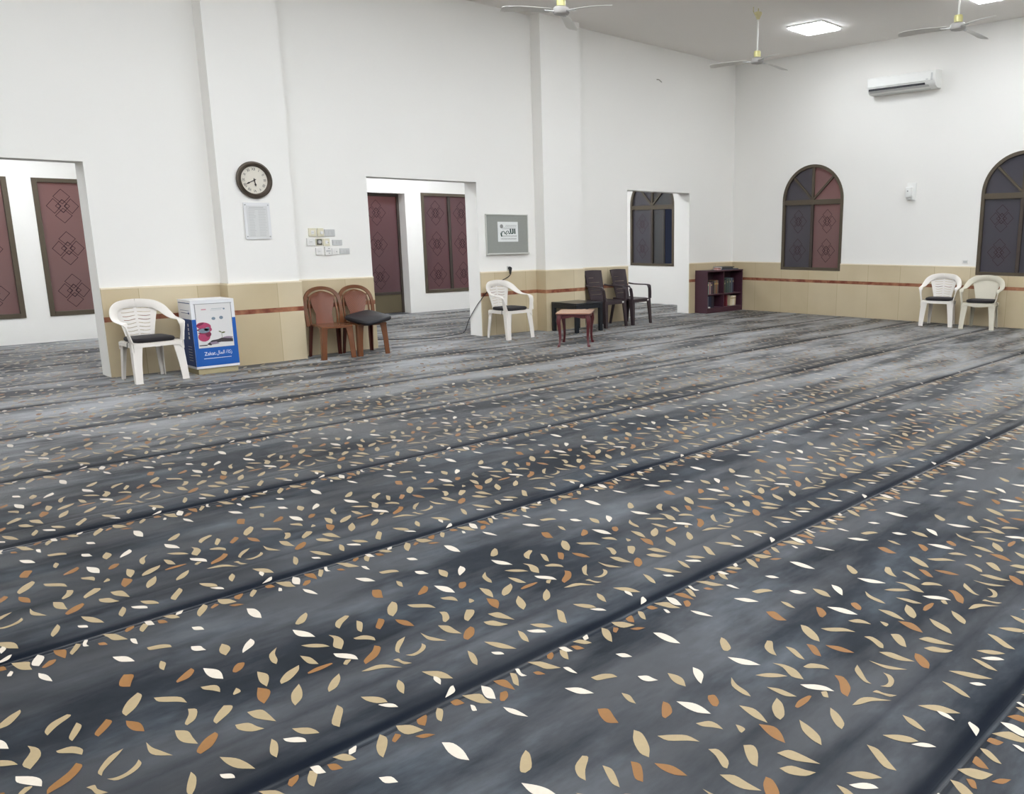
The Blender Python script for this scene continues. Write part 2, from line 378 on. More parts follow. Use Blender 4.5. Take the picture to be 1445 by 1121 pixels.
LEAVES=[
('t',2,[(0.002,1.327),(0.047,1.293),(0.042,1.257),(0.041,1.218),(0.015,1.246),(0.005,1.288)]),
('b',1,[(0.898,1.324),(0.923,1.321),(0.925,1.284),(0.897,1.294)]),
('w',2,[(0.081,1.33),(0.093,1.3),(0.086,1.271),(0.063,1.229),(0.048,1.255),(0.058,1.291)]),
('w',1,[(0.931,1.262),(0.936,1.246),(0.925,1.219),(0.915,1.23)]),
('b',2,[(0.097,1.249),(0.117,1.242),(0.101,1.213),(0.075,1.2),(0.068,1.213)]),
('b',2,[(0.128,1.326),(0.159,1.303),(0.154,1.265),(0.141,1.226),(0.13,1.264),(0.125,1.292)]),
('t',2,[(0.199,1.325),(0.208,1.304),(0.192,1.272),(0.165,1.236),(0.163,1.26),(0.178,1.288)]),
('w',2,[(0.228,1.332),(0.237,1.323),(0.224,1.293),(0.226,1.267),(0.211,1.279),(0.216,1.306)]),
('t',2,[(0.287,1.337),(0.319,1.308),(0.33,1.272),(0.34,1.221),(0.302,1.251),(0.295,1.293)]),
('b',1,[(0.255,1.27),(0.273,1.26),(0.276,1.229),(0.255,1.246)]),
('b',2,[(0.367,1.325),(0.393,1.327),(0.381,1.304),(0.357,1.289),(0.354,1.305)]),
('t',2,[(0.423,1.319),(0.435,1.299),(0.42,1.273),(0.398,1.244),(0.394,1.265),(0.403,1.292)]),
('w',2,[(0.431,1.334),(0.451,1.324),(0.451,1.3),(0.45,1.277),(0.43,1.292)]),
('w',2,[(0.347,1.218),(0.36,1.204),(0.357,1.179),(0.352,1.151),(0.343,1.173),(0.343,1.2)]),
('t',2,[(0.497,1.33),(0.526,1.323),(0.537,1.298),(0.539,1.271),(0.514,1.285)]),
('b',1,[(0.47,1.31),(0.489,1.295),(0.492,1.261),(0.467,1.275)]),
('w',1,[(0.546,1.327),(0.572,1.331),(0.555,1.304),(0.536,1.305)]),
('w',2,[(0.049,1.174),(0.064,1.142),(0.068,1.109),(0.067,1.073),(0.051,1.103),(0.043,1.137)]),
('w',2,[(0.258,1.113),(0.29,1.083),(0.299,1.052),(0.301,1.018),(0.268,1.049),(0.259,1.086)]),
('t',2,[(0.649,1.331),(0.654,1.3),(0.633,1.263),(0.595,1.221),(0.595,1.247),(0.612,1.287)]),
('b',1,[(0.683,1.3),(0.69,1.28),(0.659,1.261),(0.657,1.276)]),
('t',2,[(0.707,1.335),(0.737,1.308),(0.747,1.277),(0.751,1.252),(0.707,1.267),(0.699,1.303)]),
('b',2,[(0.768,1.316),(0.803,1.319),(0.789,1.293),(0.767,1.269),(0.758,1.293)]),
('b',1,[(0.716,1.244),(0.745,1.232),(0.762,1.207),(0.728,1.217)]),
('t',2,[(0.849,1.325),(0.855,1.304),(0.836,1.275),(0.814,1.251),(0.813,1.273),(0.83,1.304)]),
('w',2,[(0.751,1.158),(0.771,1.13),(0.77,1.079),(0.754,1.027),(0.737,1.059),(0.736,1.104)]),
('w',1,[(0.538,1.149),(0.563,1.127),(0.563,1.091),(0.537,1.114)]),
('t',2,[(0.365,1.098),(0.406,1.086),(0.429,1.06),(0.428,1.034),(0.396,1.053),(0.366,1.069)]),
('w',2,[(0.477,0.986),(0.501,0.965),(0.502,0.941),(0.504,0.917),(0.477,0.936),(0.47,0.96)]),
('t',2,[(0.562,0.925),(0.572,0.891),(0.566,0.859),(0.536,0.823),(0.53,0.856),(0.539,0.889)]),
('w',2,[(0.65,0.885),(0.651,0.855),(0.633,0.825),(0.584,0.796),(0.593,0.819),(0.619,0.857)]),
('t',2,[(0.364,0.954),(0.371,0.925),(0.359,0.897),(0.348,0.875),(0.343,0.9),(0.352,0.931)]),
('b',2,[(0.244,0.945),(0.267,0.92),(0.247,0.874),(0.233,0.842),(0.211,0.87),(0.222,0.911)]),
('b',2,[(0.417,0.82),(0.418,0.794),(0.388,0.758),(0.349,0.752),(0.352,0.768),(0.391,0.803)]),
('t',2,[(0.237,0.782),(0.24,0.75),(0.205,0.691),(0.166,0.657),(0.165,0.692),(0.196,0.746)]),
('t',2,[(0.262,0.709),(0.293,0.683),(0.323,0.646),(0.324,0.597),(0.304,0.627),(0.265,0.67)]),
('t',2,[(0.043,0.805),(0.049,0.786),(0.004,0.752),(-0.029,0.716),(-0.029,0.747),(-0.004,0.785)]),
('t',2,[(0.05,0.73),(0.056,0.699),(0.036,0.66),(0.013,0.627),(0.011,0.653),(0.026,0.687)]),
('b',2,[(0.118,0.684),(0.127,0.657),(0.104,0.625),(0.073,0.596),(0.07,0.623),(0.1,0.662)]),
('b',2,[(0.157,0.629),(0.18,0.591),(0.182,0.557),(0.176,0.523),(0.155,0.554),(0.15,0.595)]),
('w',2,[(0.789,0.839),(0.811,0.799),(0.821,0.764),(0.82,0.72),(0.786,0.761),(0.78,0.795)]),
('t',2,[(0.861,0.698),(0.879,0.659),(0.874,0.609),(0.838,0.558),(0.828,0.6),(0.859,0.655)]),
('t',2,[(0.911,0.605),(0.948,0.598),(0.966,0.559),(0.957,0.528),(0.941,0.557),(0.914,0.587)]),
('t',2,[(0.752,0.695),(0.786,0.676),(0.811,0.645),(0.82,0.61),(0.787,0.635),(0.764,0.664)]),
('w',2,[(0.445,0.788),(0.472,0.746),(0.475,0.708),(0.463,0.662),(0.441,0.696),(0.437,0.739)]),
('t',2,[(0.894,0.946),(0.889,0.92),(0.853,0.871),(0.825,0.865),(0.821,0.883),(0.86,0.926)]),
('t',2,[(0.686,0.747),(0.66,0.705),(0.647,0.656),(0.63,0.628),(0.626,0.658),(0.643,0.713)]),
('b',2,[(0.542,0.735),(0.559,0.721),(0.536,0.686),(0.51,0.674),(0.505,0.689),(0.523,0.72)]),
('t',2,[(0.714,0.624),(0.732,0.588),(0.733,0.55),(0.73,0.518),(0.709,0.546),(0.709,0.587)]),
('t',2,[(0.68,0.562),(0.661,0.527),(0.614,0.49),(0.581,0.484),(0.589,0.509),(0.627,0.545)]),
('b',2,[(0.676,0.491),(0.713,0.501),(0.76,0.494),(0.765,0.484),(0.726,0.476),(0.678,0.479)]),
('t',2,[(0.562,0.626),(0.578,0.584),(0.566,0.544),(0.541,0.504),(0.538,0.546),(0.548,0.588)]),
('b',2,[(0.518,0.521),(0.538,0.479),(0.522,0.442),(0.489,0.407),(0.487,0.444),(0.497,0.478)]),
('t',2,[(0.391,0.665),(0.427,0.644),(0.432,0.615),(0.422,0.584),(0.409,0.613),(0.392,0.641)]),
('t',2,[(0.468,0.571),(0.472,0.553),(0.467,0.535),(0.445,0.532),(0.447,0.543)]),
('t',2,[(0.312,0.556),(0.33,0.532),(0.307,0.48),(0.276,0.461),(0.275,0.478),(0.301,0.52)]),
('t',2,[(0.397,0.492),(0.415,0.469),(0.392,0.437),(0.34,0.403),(0.34,0.427),(0.364,0.46)]),
('t',2,[(0.24,0.46),(0.265,0.428),(0.263,0.382),(0.261,0.335),(0.235,0.374),(0.231,0.414)]),
('t',2,[(0.16,0.458),(0.163,0.416),(0.174,0.381),(0.19,0.33),(0.157,0.367),(0.149,0.401)]),
('b',2,[(0.319,0.361),(0.319,0.337),(0.286,0.295),(0.247,0.278),(0.245,0.303),(0.283,0.345)]),
('t',2,[(0.104,0.473),(0.077,0.443),(0.035,0.402),(0.021,0.376),(0.02,0.405),(0.062,0.459)]),
('t',3,[(0.116,0.382),(0.115,0.354),(0.089,0.329),(0.046,0.321),(0.027,0.349),(0.046,0.339),(0.072,0.341),(0.1,0.36)]),
('t',2,[(0.921,0.35),(0.94,0.345),(0.94,0.319),(0.955,0.282),(0.932,0.295),(0.928,0.329)]),
('t',3,[(0.805,0.361),(0.86,0.361),(0.888,0.339),(0.9,0.31),(0.915,0.28),(0.89,0.305),(0.866,0.328),(0.825,0.345)]),
('w',2,[(0.802,0.55),(0.834,0.514),(0.847,0.479),(0.84,0.444),(0.816,0.481),(0.798,0.517)]),
('t',2,[(0.621,0.441),(0.61,0.397),(0.587,0.35),(0.551,0.322),(0.556,0.357),(0.579,0.404)]),
('t',2,[(0.431,0.398),(0.465,0.382),(0.472,0.349),(0.47,0.279),(0.437,0.337),(0.431,0.368)]),
('t',2,[(0.376,0.354),(0.408,0.335),(0.418,0.296),(0.428,0.268),(0.395,0.281),(0.373,0.32)]),
('b',2,[(0.934,0.497),(0.942,0.466),(0.898,0.417),(0.841,0.396),(0.852,0.426),(0.905,0.463)]),
('t',1,[(0.808,0.475),(0.823,0.463),(0.794,0.439),(0.789,0.455)]),
('t',2,[(0.746,0.405),(0.731,0.368),(0.697,0.329),(0.664,0.319),(0.674,0.345),(0.709,0.383)]),
('t',2,[(0.643,0.226),(0.644,0.19),(0.611,0.141),(0.587,0.106),(0.58,0.141),(0.617,0.194)]),
('t',2,[(0.278,0.222),(0.307,0.182),(0.32,0.135),(0.324,0.091),(0.291,0.131),(0.279,0.176)]),
('t',2,[(0.485,0.206),(0.519,0.176),(0.53,0.144),(0.53,0.121),(0.498,0.148),(0.487,0.175)]),
('w',2,[(0.442,0.174),(0.475,0.15),(0.486,0.126),(0.482,0.107),(0.457,0.13),(0.443,0.153)]),
('t',2,[(0.419,0.199),(0.422,0.169),(0.408,0.13),(0.388,0.097),(0.384,0.127),(0.396,0.159)]),
('w',2,[(0.246,0.139),(0.267,0.12),(0.271,0.104),(0.268,0.091),(0.249,0.108),(0.244,0.123)]),
('t',2,[(0.196,0.211),(0.197,0.175),(0.178,0.129),(0.156,0.1),(0.155,0.127),(0.172,0.168)]),
('w',2,[(0.01,0.149),(0.015,0.134),(0.013,0.112),(-0.006,0.085),(-0.006,0.109),(-0.002,0.131)]),
('t',2,[(0.0,0.206),(0.039,0.168),(0.049,0.131),(0.046,0.088),(0.017,0.123),(0.004,0.165)]),
('t',2,[(0.86,0.218),(0.86,0.189),(0.85,0.164),(0.824,0.126),(0.823,0.153),(0.834,0.187)]),
('t',2,[(0.719,0.214),(0.75,0.182),(0.764,0.15),(0.761,0.121),(0.735,0.141),(0.72,0.179)]),
('w',2,[(0.732,0.13),(0.757,0.114),(0.769,0.093),(0.768,0.07),(0.747,0.092),(0.737,0.112)]),
('w',2,[(0.963,0.049),(0.95,0.02),(0.934,0.009),(0.901,0.005),(0.915,0.018),(0.95,0.048)]),
]
# ------------------------------------------------------------ setting
OPEN = [(-12.95, -11.135), (-7.967, -6.23), (-3.06, -1.369)]
TH = 0.28; PP = 0.216
w = MB()
xs = [PX0, OPEN[0][0], OPEN[0][1], OPEN[1][0], OPEN[1][1], OPEN[2][0], OPEN[2][1], 0]
for i in range(0, 8, 2): w.box(xs[i], xs[i+1], 0, TH, 0, HC)
for a, b in OPEN: w.box(a, b, 0, TH, HD, HC)
PIL = [(-9.909, -9.077), (-5.139, -4.34), (-14.7, -13.87)]
for a, b in PIL: w.box(a, b, -PP, 0.01, 0, HC)
struct(w.build('wall_left', 'wall'), 'tall white wall with three openings and pilasters')

def wainscot(name, runs):   # runs of (x0,x1,face) with normal -Y : list of boxes
    m = MB()
    for (x0, x1, y0, y1) in runs:
        m.box(x0, x1, y0, y1, 0, 0.588, 0)
        m.box(x0, x1, y0, y1, 0.588, 0.642, 1)
        m.box(x0, x1, y0, y1, 0.642, HW, 0)
        m.box(x0-.0, x1+.0, y0-.004, y1+.004, HW, HW+.018, 2)
    struct(m.build(name, ['stone', 'red', 'cap']), 'beige stone wall cladding with a red marble band')
d = 0.02
wainscot('trim_1', [(-11.133, PIL[0][0], -d, -.001), (PIL[0][0]-d, PIL[0][1]+d, -PP-d, -PP+.0-.001), (PIL[0][0]-d, PIL[0][0]-.001, -PP-.001, -.001), (PIL[0][1]+.001, PIL[0][1]+d, -PP-.001, -.001), (PIL[0][1], -7.969, -d, -.001)])
wainscot('trim_2', [(-6.228, PIL[1][0], -d, -.001), (PIL[1][0]-d, PIL[1][1]+d, -PP-d, -PP-.001), (PIL[1][0]-d, PIL[1][0]-.001, -PP-.001, -.001), (PIL[1][1]+.001, PIL[1][1]+d, -PP-.001, -.001), (PIL[1][1], -3.062, -d, -.001)])
wainscot('trim_3', [(-1.367, -d-.001, -d, -.001)])
wainscot('trim_5', [(PX0+.001, PIL[2][0], -d, -.001), (PIL[2][0]-d, PIL[2][1]+d, -PP-d, -PP-.001), (PIL[2][0]-d, PIL[2][0]-.001, -PP-.001, -.001), (PIL[2][1]+.001, PIL[2][1]+d, -PP-.001, -.001), (PIL[2][1], -12.952, -d, -.001)])

# arched windows in the right-hand wall, (y left, y right)
WIN = [(2.7715, 1.517), (-1.154, -2.421), (-4.853, -6.12), (-8.55, -9.817), (-12.25, -13.517)]
SILL = 0.81; WR = 0.6335; SPR = 2.714-WR
w = MB(); T2 = 0.25
ys = [YB+TH]
for a, b in WIN:
    w.box(0, T2, ys[-1], a, 0, HC); ys.append(b)
    w.box(0, T2, a, b, 0, SILL); w.box(0, T2, a, b, 2.9, HC)
    c = (a+b)/2; r = (a-b)/2
    A = [(c+r*math.cos(PI/2*k/16), SPR+r*math.sin(PI/2*k/16)*WR/r) for k in range(17)]
    for sgn in (1, -1):
        for k in range(16):
            (y0, z0), (y1, z1) = A[k], A[k+1]
            w.prism([(c+sgn*(y0-c), z0), (c+sgn*(y1-c), z1), (c+sgn*(y1-c), 2.9), (c+sgn*(y0-c), 2.9)], 0, T2, 'yz')
w.box(0, T2, ys[-1], PY0, 0, HC)
struct(w.build('wall_right', 'wall'), 'white wall with arched windows and the air conditioner')
segs = []
m = MB()
def wains_b(y0, y1, zt):
    m.box(-d, -.001, y0, y1, 0, 0.588, 0); m.box(-d, -.001, y0, y1, 0.588, 0.642, 1); m.box(-d, -.001, y0, y1, 0.642, zt, 0)
    if zt >= HW: m.box(-d-.004, -.001, y0, y1, HW, HW+.018, 2)
yy = -.001
for a, b in WIN[1:]:
    wains_b(a, yy, HW); wains_b(b, a, SILL); yy = b
wains_b(PY0+.001, yy, HW)
struct(m.build('trim_4', ['stone', 'red', 'cap']), 'beige stone cladding with red band under the arched windows')

# other walls, ceilings
struct(MB().box(PX0-.25, PX0, PY0, YB+TH, 0, HC).build('wall_far_left', 'wall'), 'white wall on the left end of the hall')
struct(MB().box(PX0-.25, T2, PY0-.25, PY0, 0, HC).build('wall_behind', 'wall'), 'white wall behind the camera')
DX0, DX1 = -5.73, -4.78
W2 = [(-12.27, -10.966), (-10.684, -9.38), (-4.43, -3.14)]
w = MB(); zt, zb = 2.283, 0.363
cuts = [(-12.27, -10.966, zb, zt), (-10.684, -9.38, zb, zt), (DX0, DX1, 0, 2.253), (-4.43, -3.14, zb, zt)]
x = PX0
for a, b, z0, z1 in cuts:
    w.box(x, a, YB, YB+TH, 0, CH); w.box(a, b, YB, YB+TH, z1, CH)
    if z0 > 0: w.box(a, b, YB, YB+TH, 0, z0)
    x = b
w.box(x, 0, YB, YB+TH, 0, CH)
struct(w.build('wall_aisle', 'wall'), 'white rear wall of the side aisle with tall windows')
struct(MB().box(PX0-.25, T2, PY0-.25, TH, HC, HC+.2).build('ceiling', 'ceiling'), 'plain hall ceiling')
struct(MB().box(PX0-.25, T2, TH+.001, YB+TH, CH, CH+.15).build('ceiling_aisle', 'ceiling'), 'low aisle ceiling')

# ------------------------------------------------------------ carpet
def make_floor():
    x0, x1, y0, y1 = PX0, 0.0, PY0, YB+.3
    V = [np.array([[x0, y0, 0], [x1, y0, 0], [x1, y1, 0], [x0, y1, 0], [x0, y0, -.1], [x1, y0, -.1], [x1, y1, -.1], [x0, y1, -.1]], float)]
    faces = [(0, 1, 2, 3), (7, 6, 5, 4), (0, 4, 5, 1), (1, 5, 6, 2), (2, 6, 7, 3), (3, 7, 4, 0)]
    loops = [i for f in faces for i in f]; ltot = [4]*6; mi = [0]*6
    base = 8
    loops = [np.array(loops)]; ltot = [np.array(ltot)]; mi = [np.array(mi)]
    for li, (c, nu, P) in enumerate(LEAVES):
        A = P[0]; U = P[1:1+nu]; B = P[1+nu]; Lw = P[2+nu:]
        up = bez([Vector((p[0], p[1], 0)) for p in [A]+U+[B]], 3)
        lo = bez([Vector((p[0], p[1], 0)) for p in [B]+Lw+[A]], 3)
        pts = [(p.x, p.y) for p in up[:-1]] + [(p.x, p.y) for p in lo[:-1]]
        ar = sum(pts[i][0]*pts[(i+1) % len(pts)][1]-pts[(i+1) % len(pts)][0]*pts[i][1] for i in range(len(pts)))
        if ar < 0: pts = pts[::-1]
        pts = np.array(pts); n = len(pts)
        z = 0.0012 + 0.00035*{'b': 0, 't': 1, 'w': 2}[c] + 0.00001*(li % 17)
        slot = {'t': 1, 'w': 2, 'b': 3}[c]
        for r in range(-7, 9):
            for k in range(-7, 15):
                q = pts + [COL0+k*COLS, ROW0+r*ROWS]
                if q[:, 0].min() < x0+.01 or q[:, 0].max() > x1-.03 or q[:, 1].min() < y0+.01 or q[:, 1].max() > YB-.02: continue
                V.append(np.column_stack([q, np.full(n, z)]))
                loops.append(np.arange(base, base+n)); ltot.append(np.array([n])); mi.append(np.array([slot]))
                base += n
    V = np.concatenate(V); loops = np.concatenate(loops); ltot = np.concatenate(ltot); mi = np.concatenate(mi)
    me = bpy.data.meshes.new('floor')
    me.vertices.add(len(V)); me.vertices.foreach_set('co', V.ravel().astype(np.float32))
    me.loops.add(len(loops)); me.loops.foreach_set('vertex_index', loops.astype(np.int32))
    me.polygons.add(len(ltot)); st = np.concatenate([[0], np.cumsum(ltot)[:-1]])
    me.polygons.foreach_set('loop_start', st.astype(np.int32)); me.polygons.foreach_set('loop_total', ltot.astype(np.int32))
    me.polygons.foreach_set('material_index', mi.astype(np.int32))
    for k in ('carpet', 'leaf_t', 'leaf_w', 'leaf_b'): me.materials.append(M[k])
    me.update(calc_edges=True); me.validate()
    o = bpy.data.objects.new('floor', me); COL.objects.link(o)
    struct(o, 'blue grey carpet in rows, scattered with tan, white and brown leaves')
make_floor()

# ------------------------------------------------------------ windows and door
def diamond(mb, cx, cz, hx, hz, y, t=0.0035, mi=0):
    P = [(cx, cz+hz), (cx+hx, cz), (cx, cz-hz), (cx-hx, cz)]
    for i in range(4):
        a, b = Vector(P[i]), Vector(P[(i+1) % 4]); dd = (b-a).normalized(); nn = Vector((-dd.y, dd.x))*t
        a = a - dd*t; b = b + dd*t
        mb.prism([tuple(a-nn), tuple(b-nn), tuple(b+nn), tuple(a+nn)], y-.0015, y, 'xz', mi)
def motif(mb, cx, cz, y, s=1.0, mi=0):
    diamond(mb, cx, cz+.13*s, .1*s, .1*s, y, mi=mi); diamond(mb, cx, cz-.13*s, .1*s, .1*s, y, mi=mi)
    diamond(mb, cx-.105*s, cz, .088*s, .1*s, y, mi=mi); diamond(mb, cx+.105*s, cz, .088*s, .1*s, y, mi=mi)
    diamond(mb, cx, cz, .085*s, .085*s, y, mi=mi)
    for a, b in ((0, .06), (0, -.06), (.055, 0), (-.055, 0)): diamond(mb, cx+a*s, cz+b*s, .03*s, .03*s, y, mi=mi)
def rect_window(name, x0, x1, label, gl):
    e = thing(name, label, 'window', (x0, YB, 0)); e['kind'] = 'structure'
    W = x1-x0; f = .065
    MB().box(.001, f, -.012, .06, zb+.001, zt-.001).box(W-f, W-.001, -.012, .06, zb+.001, zt-.001).box(f, W-f, -.012, .06, zb+.001, zb+f).box(f, W-f, -.012, .06, zt-f*.9, zt-.001).build('window_frame', 'door_metal', e, bevel=.004)
    MB().box(W/2-.03, W/2+.03, .0, .055, zb+f, zt-f).build('mullion', 'door_metal_dark', e, bevel=.003)
    for a, b in ((f, W/2-.03), (W/2+.03, W-f)):
        g = MB().box(a, b, .032, .04, zb+f, zt-f*.9).build('glass_pane', gl, e)
        p = MB()
        for z in (1.905, 1.315, .715): motif(p, (a+b)/2, z, .031, 1.02)
        p.build('etched_pattern', 'etch', g)
    return e
rect_window('window_1', *W2[0], 'leftmost tall frosted aisle window, cut by the photo edge', 'glass_rose')
rect_window('window_2', *W2[1], 'tall frosted aisle window seen through the left opening', 'glass_rose')
rect_window('window_3', *W2[2], 'two-leaf frosted aisle window right of the aisle door', 'glass_mauve')
e = thing('door_1', 'brown metal aisle door with frosted patterned glass and solid bottom panel', 'door', (DX0, YB+.215, 0)); e['kind'] = 'structure'
W = DX1-DX0
MB().box(.001, .05, 0, .06, 0, 2.25).box(W-.045, W-.001, 0, .06, 0, 2.25).box(.05, W-.045, 0, .06, 2.2, 2.25).build('door_frame', 'door_metal_dark', e, bevel=.003)
MB().box(.055, W-.05, .018, .05, .01, .36).box(.055, W-.05, .01, .055, .355, .41, 1).build('bottom_panel', ['door_panel', 'door_metal_dark'], e, bevel=.003)
g = MB().box(.055, W-.05, .03, .04, .41, 2.2).build('glass_pane', 'glass_mauve', e)
p = MB()
for z in (1.9, 1.31, .705): motif(p, W/2, z, .029, 1.02)
p.build('etched_pattern', 'etch', g)
MB().tube([(.1, -.03, 1.0), (.1, -.03, 1.18)], .01).box(.092, .108, -.03, .02, 1.0, 1.015).box(.092, .108, -.03, .02, 1.165, 1.18).build('door_handle', 'steel', e)

def arc_window(name, yl, yr, label, mats, lit=None, ajar=False):
    e = thing(name, label, 'window', (0, yl, 0), -PI/2); e['kind'] = 'structure'
    W = yl-yr; r = W/2; c = W/2; f = .055; y0, y1 = -.012, .05
    k = WR/r
    fr = MB()
    fr.box(.001, f, y0, y1, SILL+.001, SPR).box(W-f, W-.001, y0, y1, SILL+.001, SPR).box(f, W-f, y0, y1, SILL+.001, SILL+f)
    N = 32
    ring = []
    for i in range(N):
        a0, a1 = PI*i/N, PI*(i+1)/N
        fr.prism([(c+(r-.001)*math.cos(a0), SPR+(r-.001)*math.sin(a0)*k), (c+(r-.001)*math.cos(a1), SPR+(r-.001)*math.sin(a1)*k),
                  (c+(r-f)*math.cos(a1), SPR+(r-f)*math.sin(a1)*k), (c+(r-f)*math.cos(a0), SPR+(r-f)*math.sin(a0)*k)], y0, y1, 'xz')
    fr.build('window_frame', 'door_metal', e)
    ZT = 2.045
    MB().box(f, W-f, y0+.002, y1, ZT-.045, ZT+.045).build('transom', 'door_metal', e, bevel=.004)
    mu = MB().box(c-.022, c+.022, y0+.008, y1, ZT+.045, SPR+WR-f)
    for sg in (-1, 1):
        a = PI/2 - sg*PI/4; L = r-f
        p0 = Vector((c, ZT+.04)); p1 = Vector((c+math.cos(a)*L, SPR+math.sin(a)*L)); dd = (p1-p0).normalized(); nn = Vector((-dd.y, dd.x))*.018
        mu.prism([tuple(p0-nn), tuple(p1-nn), tuple(p1+nn), tuple(p0+nn)], y0+.01, y1-.002, 'xz')
    mu.build('fanlight_bar', 'door_metal', e)
    MB().box(c-.028, c+.028, y0+.006, y1-.005, SILL+f, ZT-.045).build('mullion', 'door_metal_dark', e, bevel=.003)
    # fanlight glass, one sheet behind the bars
    A = [(c+(r-f)*math.cos(PI*i/N), SPR+(r-f)*math.sin(PI*i/N)*k) for i in range(N+1)]
    for half in (0, 1):
        h = [q for q in A if (q[0] >= c-.001) == (half == 1)] if half else [q for q in A if q[0] <= c+.001]
        poly = ([(W-f, ZT+.045)] + h + [(c+.02, ZT+.045)]) if half else ([(c-.02, ZT+.045)] + h + [(f, ZT+.045)])
        MB().prism(poly, .03, .036, 'xz').build('fanlight_glass', mats[half], e)
    for half, (a, b) in enumerate(((f, c-.028), (c+.028, W-f))):
        if ajar and half: b = a+(b-a)*.52
        g = MB().box(a, b, .03, .038, SILL+f, ZT-.045).build('glass_pane', mats[half], e)
        if ajar and half:
            MB().box(b, b+.03, .022, .045, SILL+f, ZT-.045).build('sash_stile', 'door_metal_dark', e); continue
        p = MB()
        for zi, z in enumerate((1.70, 1.175)): motif(p, (a+b)/2, z, .029, .92, mi=1 if (lit == (half, zi)) else 0)
        p.build('etched_pattern', ['etch', 'etch'], g)
    return e
M['glass_grey'] = glass_mat('frosted_slate_glass', (78, 76, 84), (200, 180, 180), 0.2)
arc_window('window_4', *WIN[0], 'dark arched window seen through the right-hand opening, one sash slid open', ('glass_grey', 'glass_open'), ajar=True)
arc_window('window_5', *WIN[1], 'arched frosted window nearest the corner', ('glass_grey', 'glass_rose'))
arc_window('window_6', *WIN[2], 'arched frosted window above the two white chairs at the right edge', ('glass_grey', 'glass_grey'))
arc_window('window_7', *WIN[3], 'arched window outside the frame on the right', ('glass_grey', 'glass_rose'))
arc_window('window_8', *WIN[4], 'arched window far outside the frame', ('glass_grey', 'glass_rose'))
# what stands outside the ajar window
o = MB().box(.9, 1.1, 1.35, 1.75, 0, 1.55).box(.86, 1.14, 1.31, 1.79, 1.55, 1.6).build('gate_pillar', 'street'); tag(o, 'reddish outdoor pillar glimpsed through the open window sash', 'pillar')
# ------------------------------------------------------------ ceiling fittings
lamp0 = thing('ceiling_panel_light', 'x', 'ceiling light', (-1.62, -2.68, HC))
MB().box(-.31, -.29, -.31, .31, -.018, -.0005).box(.29, .31, -.31, .31, -.018, -.0005).box(-.29, .29, -.31, -.29, -.018, -.0005).box(-.29, .29, .29, .31, -.018, -.0005).build('light_frame', 'ac_white', lamp0)
MB().box(-.285, .285, -.285, .285, -.04, -.002).build('light_diffuser', 'led', lamp0)
rows_y = [-2.68, -5.4, -8.12, -10.84, -13.4]; cols_x = [-1.62, -4.78, -6.34, -7.9, -9.46, -11.02, -12.58, -14.14, -15.7]  # in-between columns are unseen panels added to even out wall brightness
for i, x in enumerate(cols_x):
    for j, y in enumerate(rows_y):
        if i == 0 and j > 2 or i in (2, 4, 6, 8) and j == 0: continue
        o = lamp0 if (i, j) == (0, 0) else copy_tree(lamp0)
        o.location = (x, y, HC)
        o['label'] = 'square white LED panel on the hall ceiling, unseen, put in to light the hall'; o['group'] = 'unseen ceiling panels put in for light'
        if (i, j) == (0, 0): o['label'] = 'bright square LED ceiling panel right of the middle fan'; del o['group']
        if (i, j) == (0, 1): o['label'] = 'LED ceiling panel cut by the top edge near the right corner'; del o['group']
for i, (x, y) in enumerate([(x, y) for x in (-14.5, -11.3, -8.1, -4.9, -1.9) for y in (1.4, 3.0)]):  # out-of-view panels added to brighten the aisle walls
    o = copy_tree(lamp0); o.location = (x, y, CH); o.name = 'added_aisle_light'
    o['label'] = 'square LED panel on the low aisle ceiling, unseen, added to brighten the aisle'; o['group'] = 'added aisle ceiling panels'

def make_fan():
    e = thing('ceiling_fan', 'x', 'ceiling fan', (0, 0, HC))
    MB().tube([(-.11, 0, -.001), (-.115, 0, -.05), (-.09, 0, -.085), (-.03, 0, -.085)], .006, 8).tube([(0, 0, -.001), (0, 0, -.06), (.012, 0, -.075)], .008, 8).build('hook', 'fan_canopy', e, smooth=True)
    MB().lathe([(.012, -.15), (.02, -.145), (.05, -.085), (.055, -.06), (.045, -.05), (.01, -.048)], n=20).build('canopy', 'fan_canopy', e, smooth=True)
    MB().lathe([(.0125, -.57), (.0125, -.14)], n=12).build('downrod', 'fan_white', e, smooth=True)
    MB().lathe([(.02, -.57), (.045, -.575), (.052, -.6), (.05, -.655), (.03, -.66)], n=24).build('motor_cap', 'brass', e, smooth=True)
    MB().lathe([(.03, -.655), (.07, -.665), (.088, -.68), (.092, -.725), (.08, -.742), (.03, -.752), (.0, -.753)], n=28).build('motor_housing', 'fan_grey', e, smooth=True)
    for k in range(3):
        b = MB(); N = 10; rings = []
        for i in range(N+1):
            t = i/N; r = .13+t*.56; wd = .055+.02*t if i < N else .05
            z = -.715 - .035*t*t; tw = math.radians(11)
            rings.append([(r, s*wd*math.cos(tw), z+s*wd*math.sin(tw)+o_) for s, o_ in ((-1, -.0015), (1, -.0015), (1, .0015), (-1, .0015))])
        b.loft(rings)
        b.xform(Matrix.Rotation(2*PI*k/3, 4, 'Z'))
        bl = b.build('fan_blade', 'fan_white', e)
        a = MB(); a.box(.07, .2, -.02, .02, -.722, -.712); a.xform(Matrix.Rotation(2*PI*k/3, 4, 'Z')); a.build('blade_bracket', 'steel', bl)
    return e
f0 = make_fan()
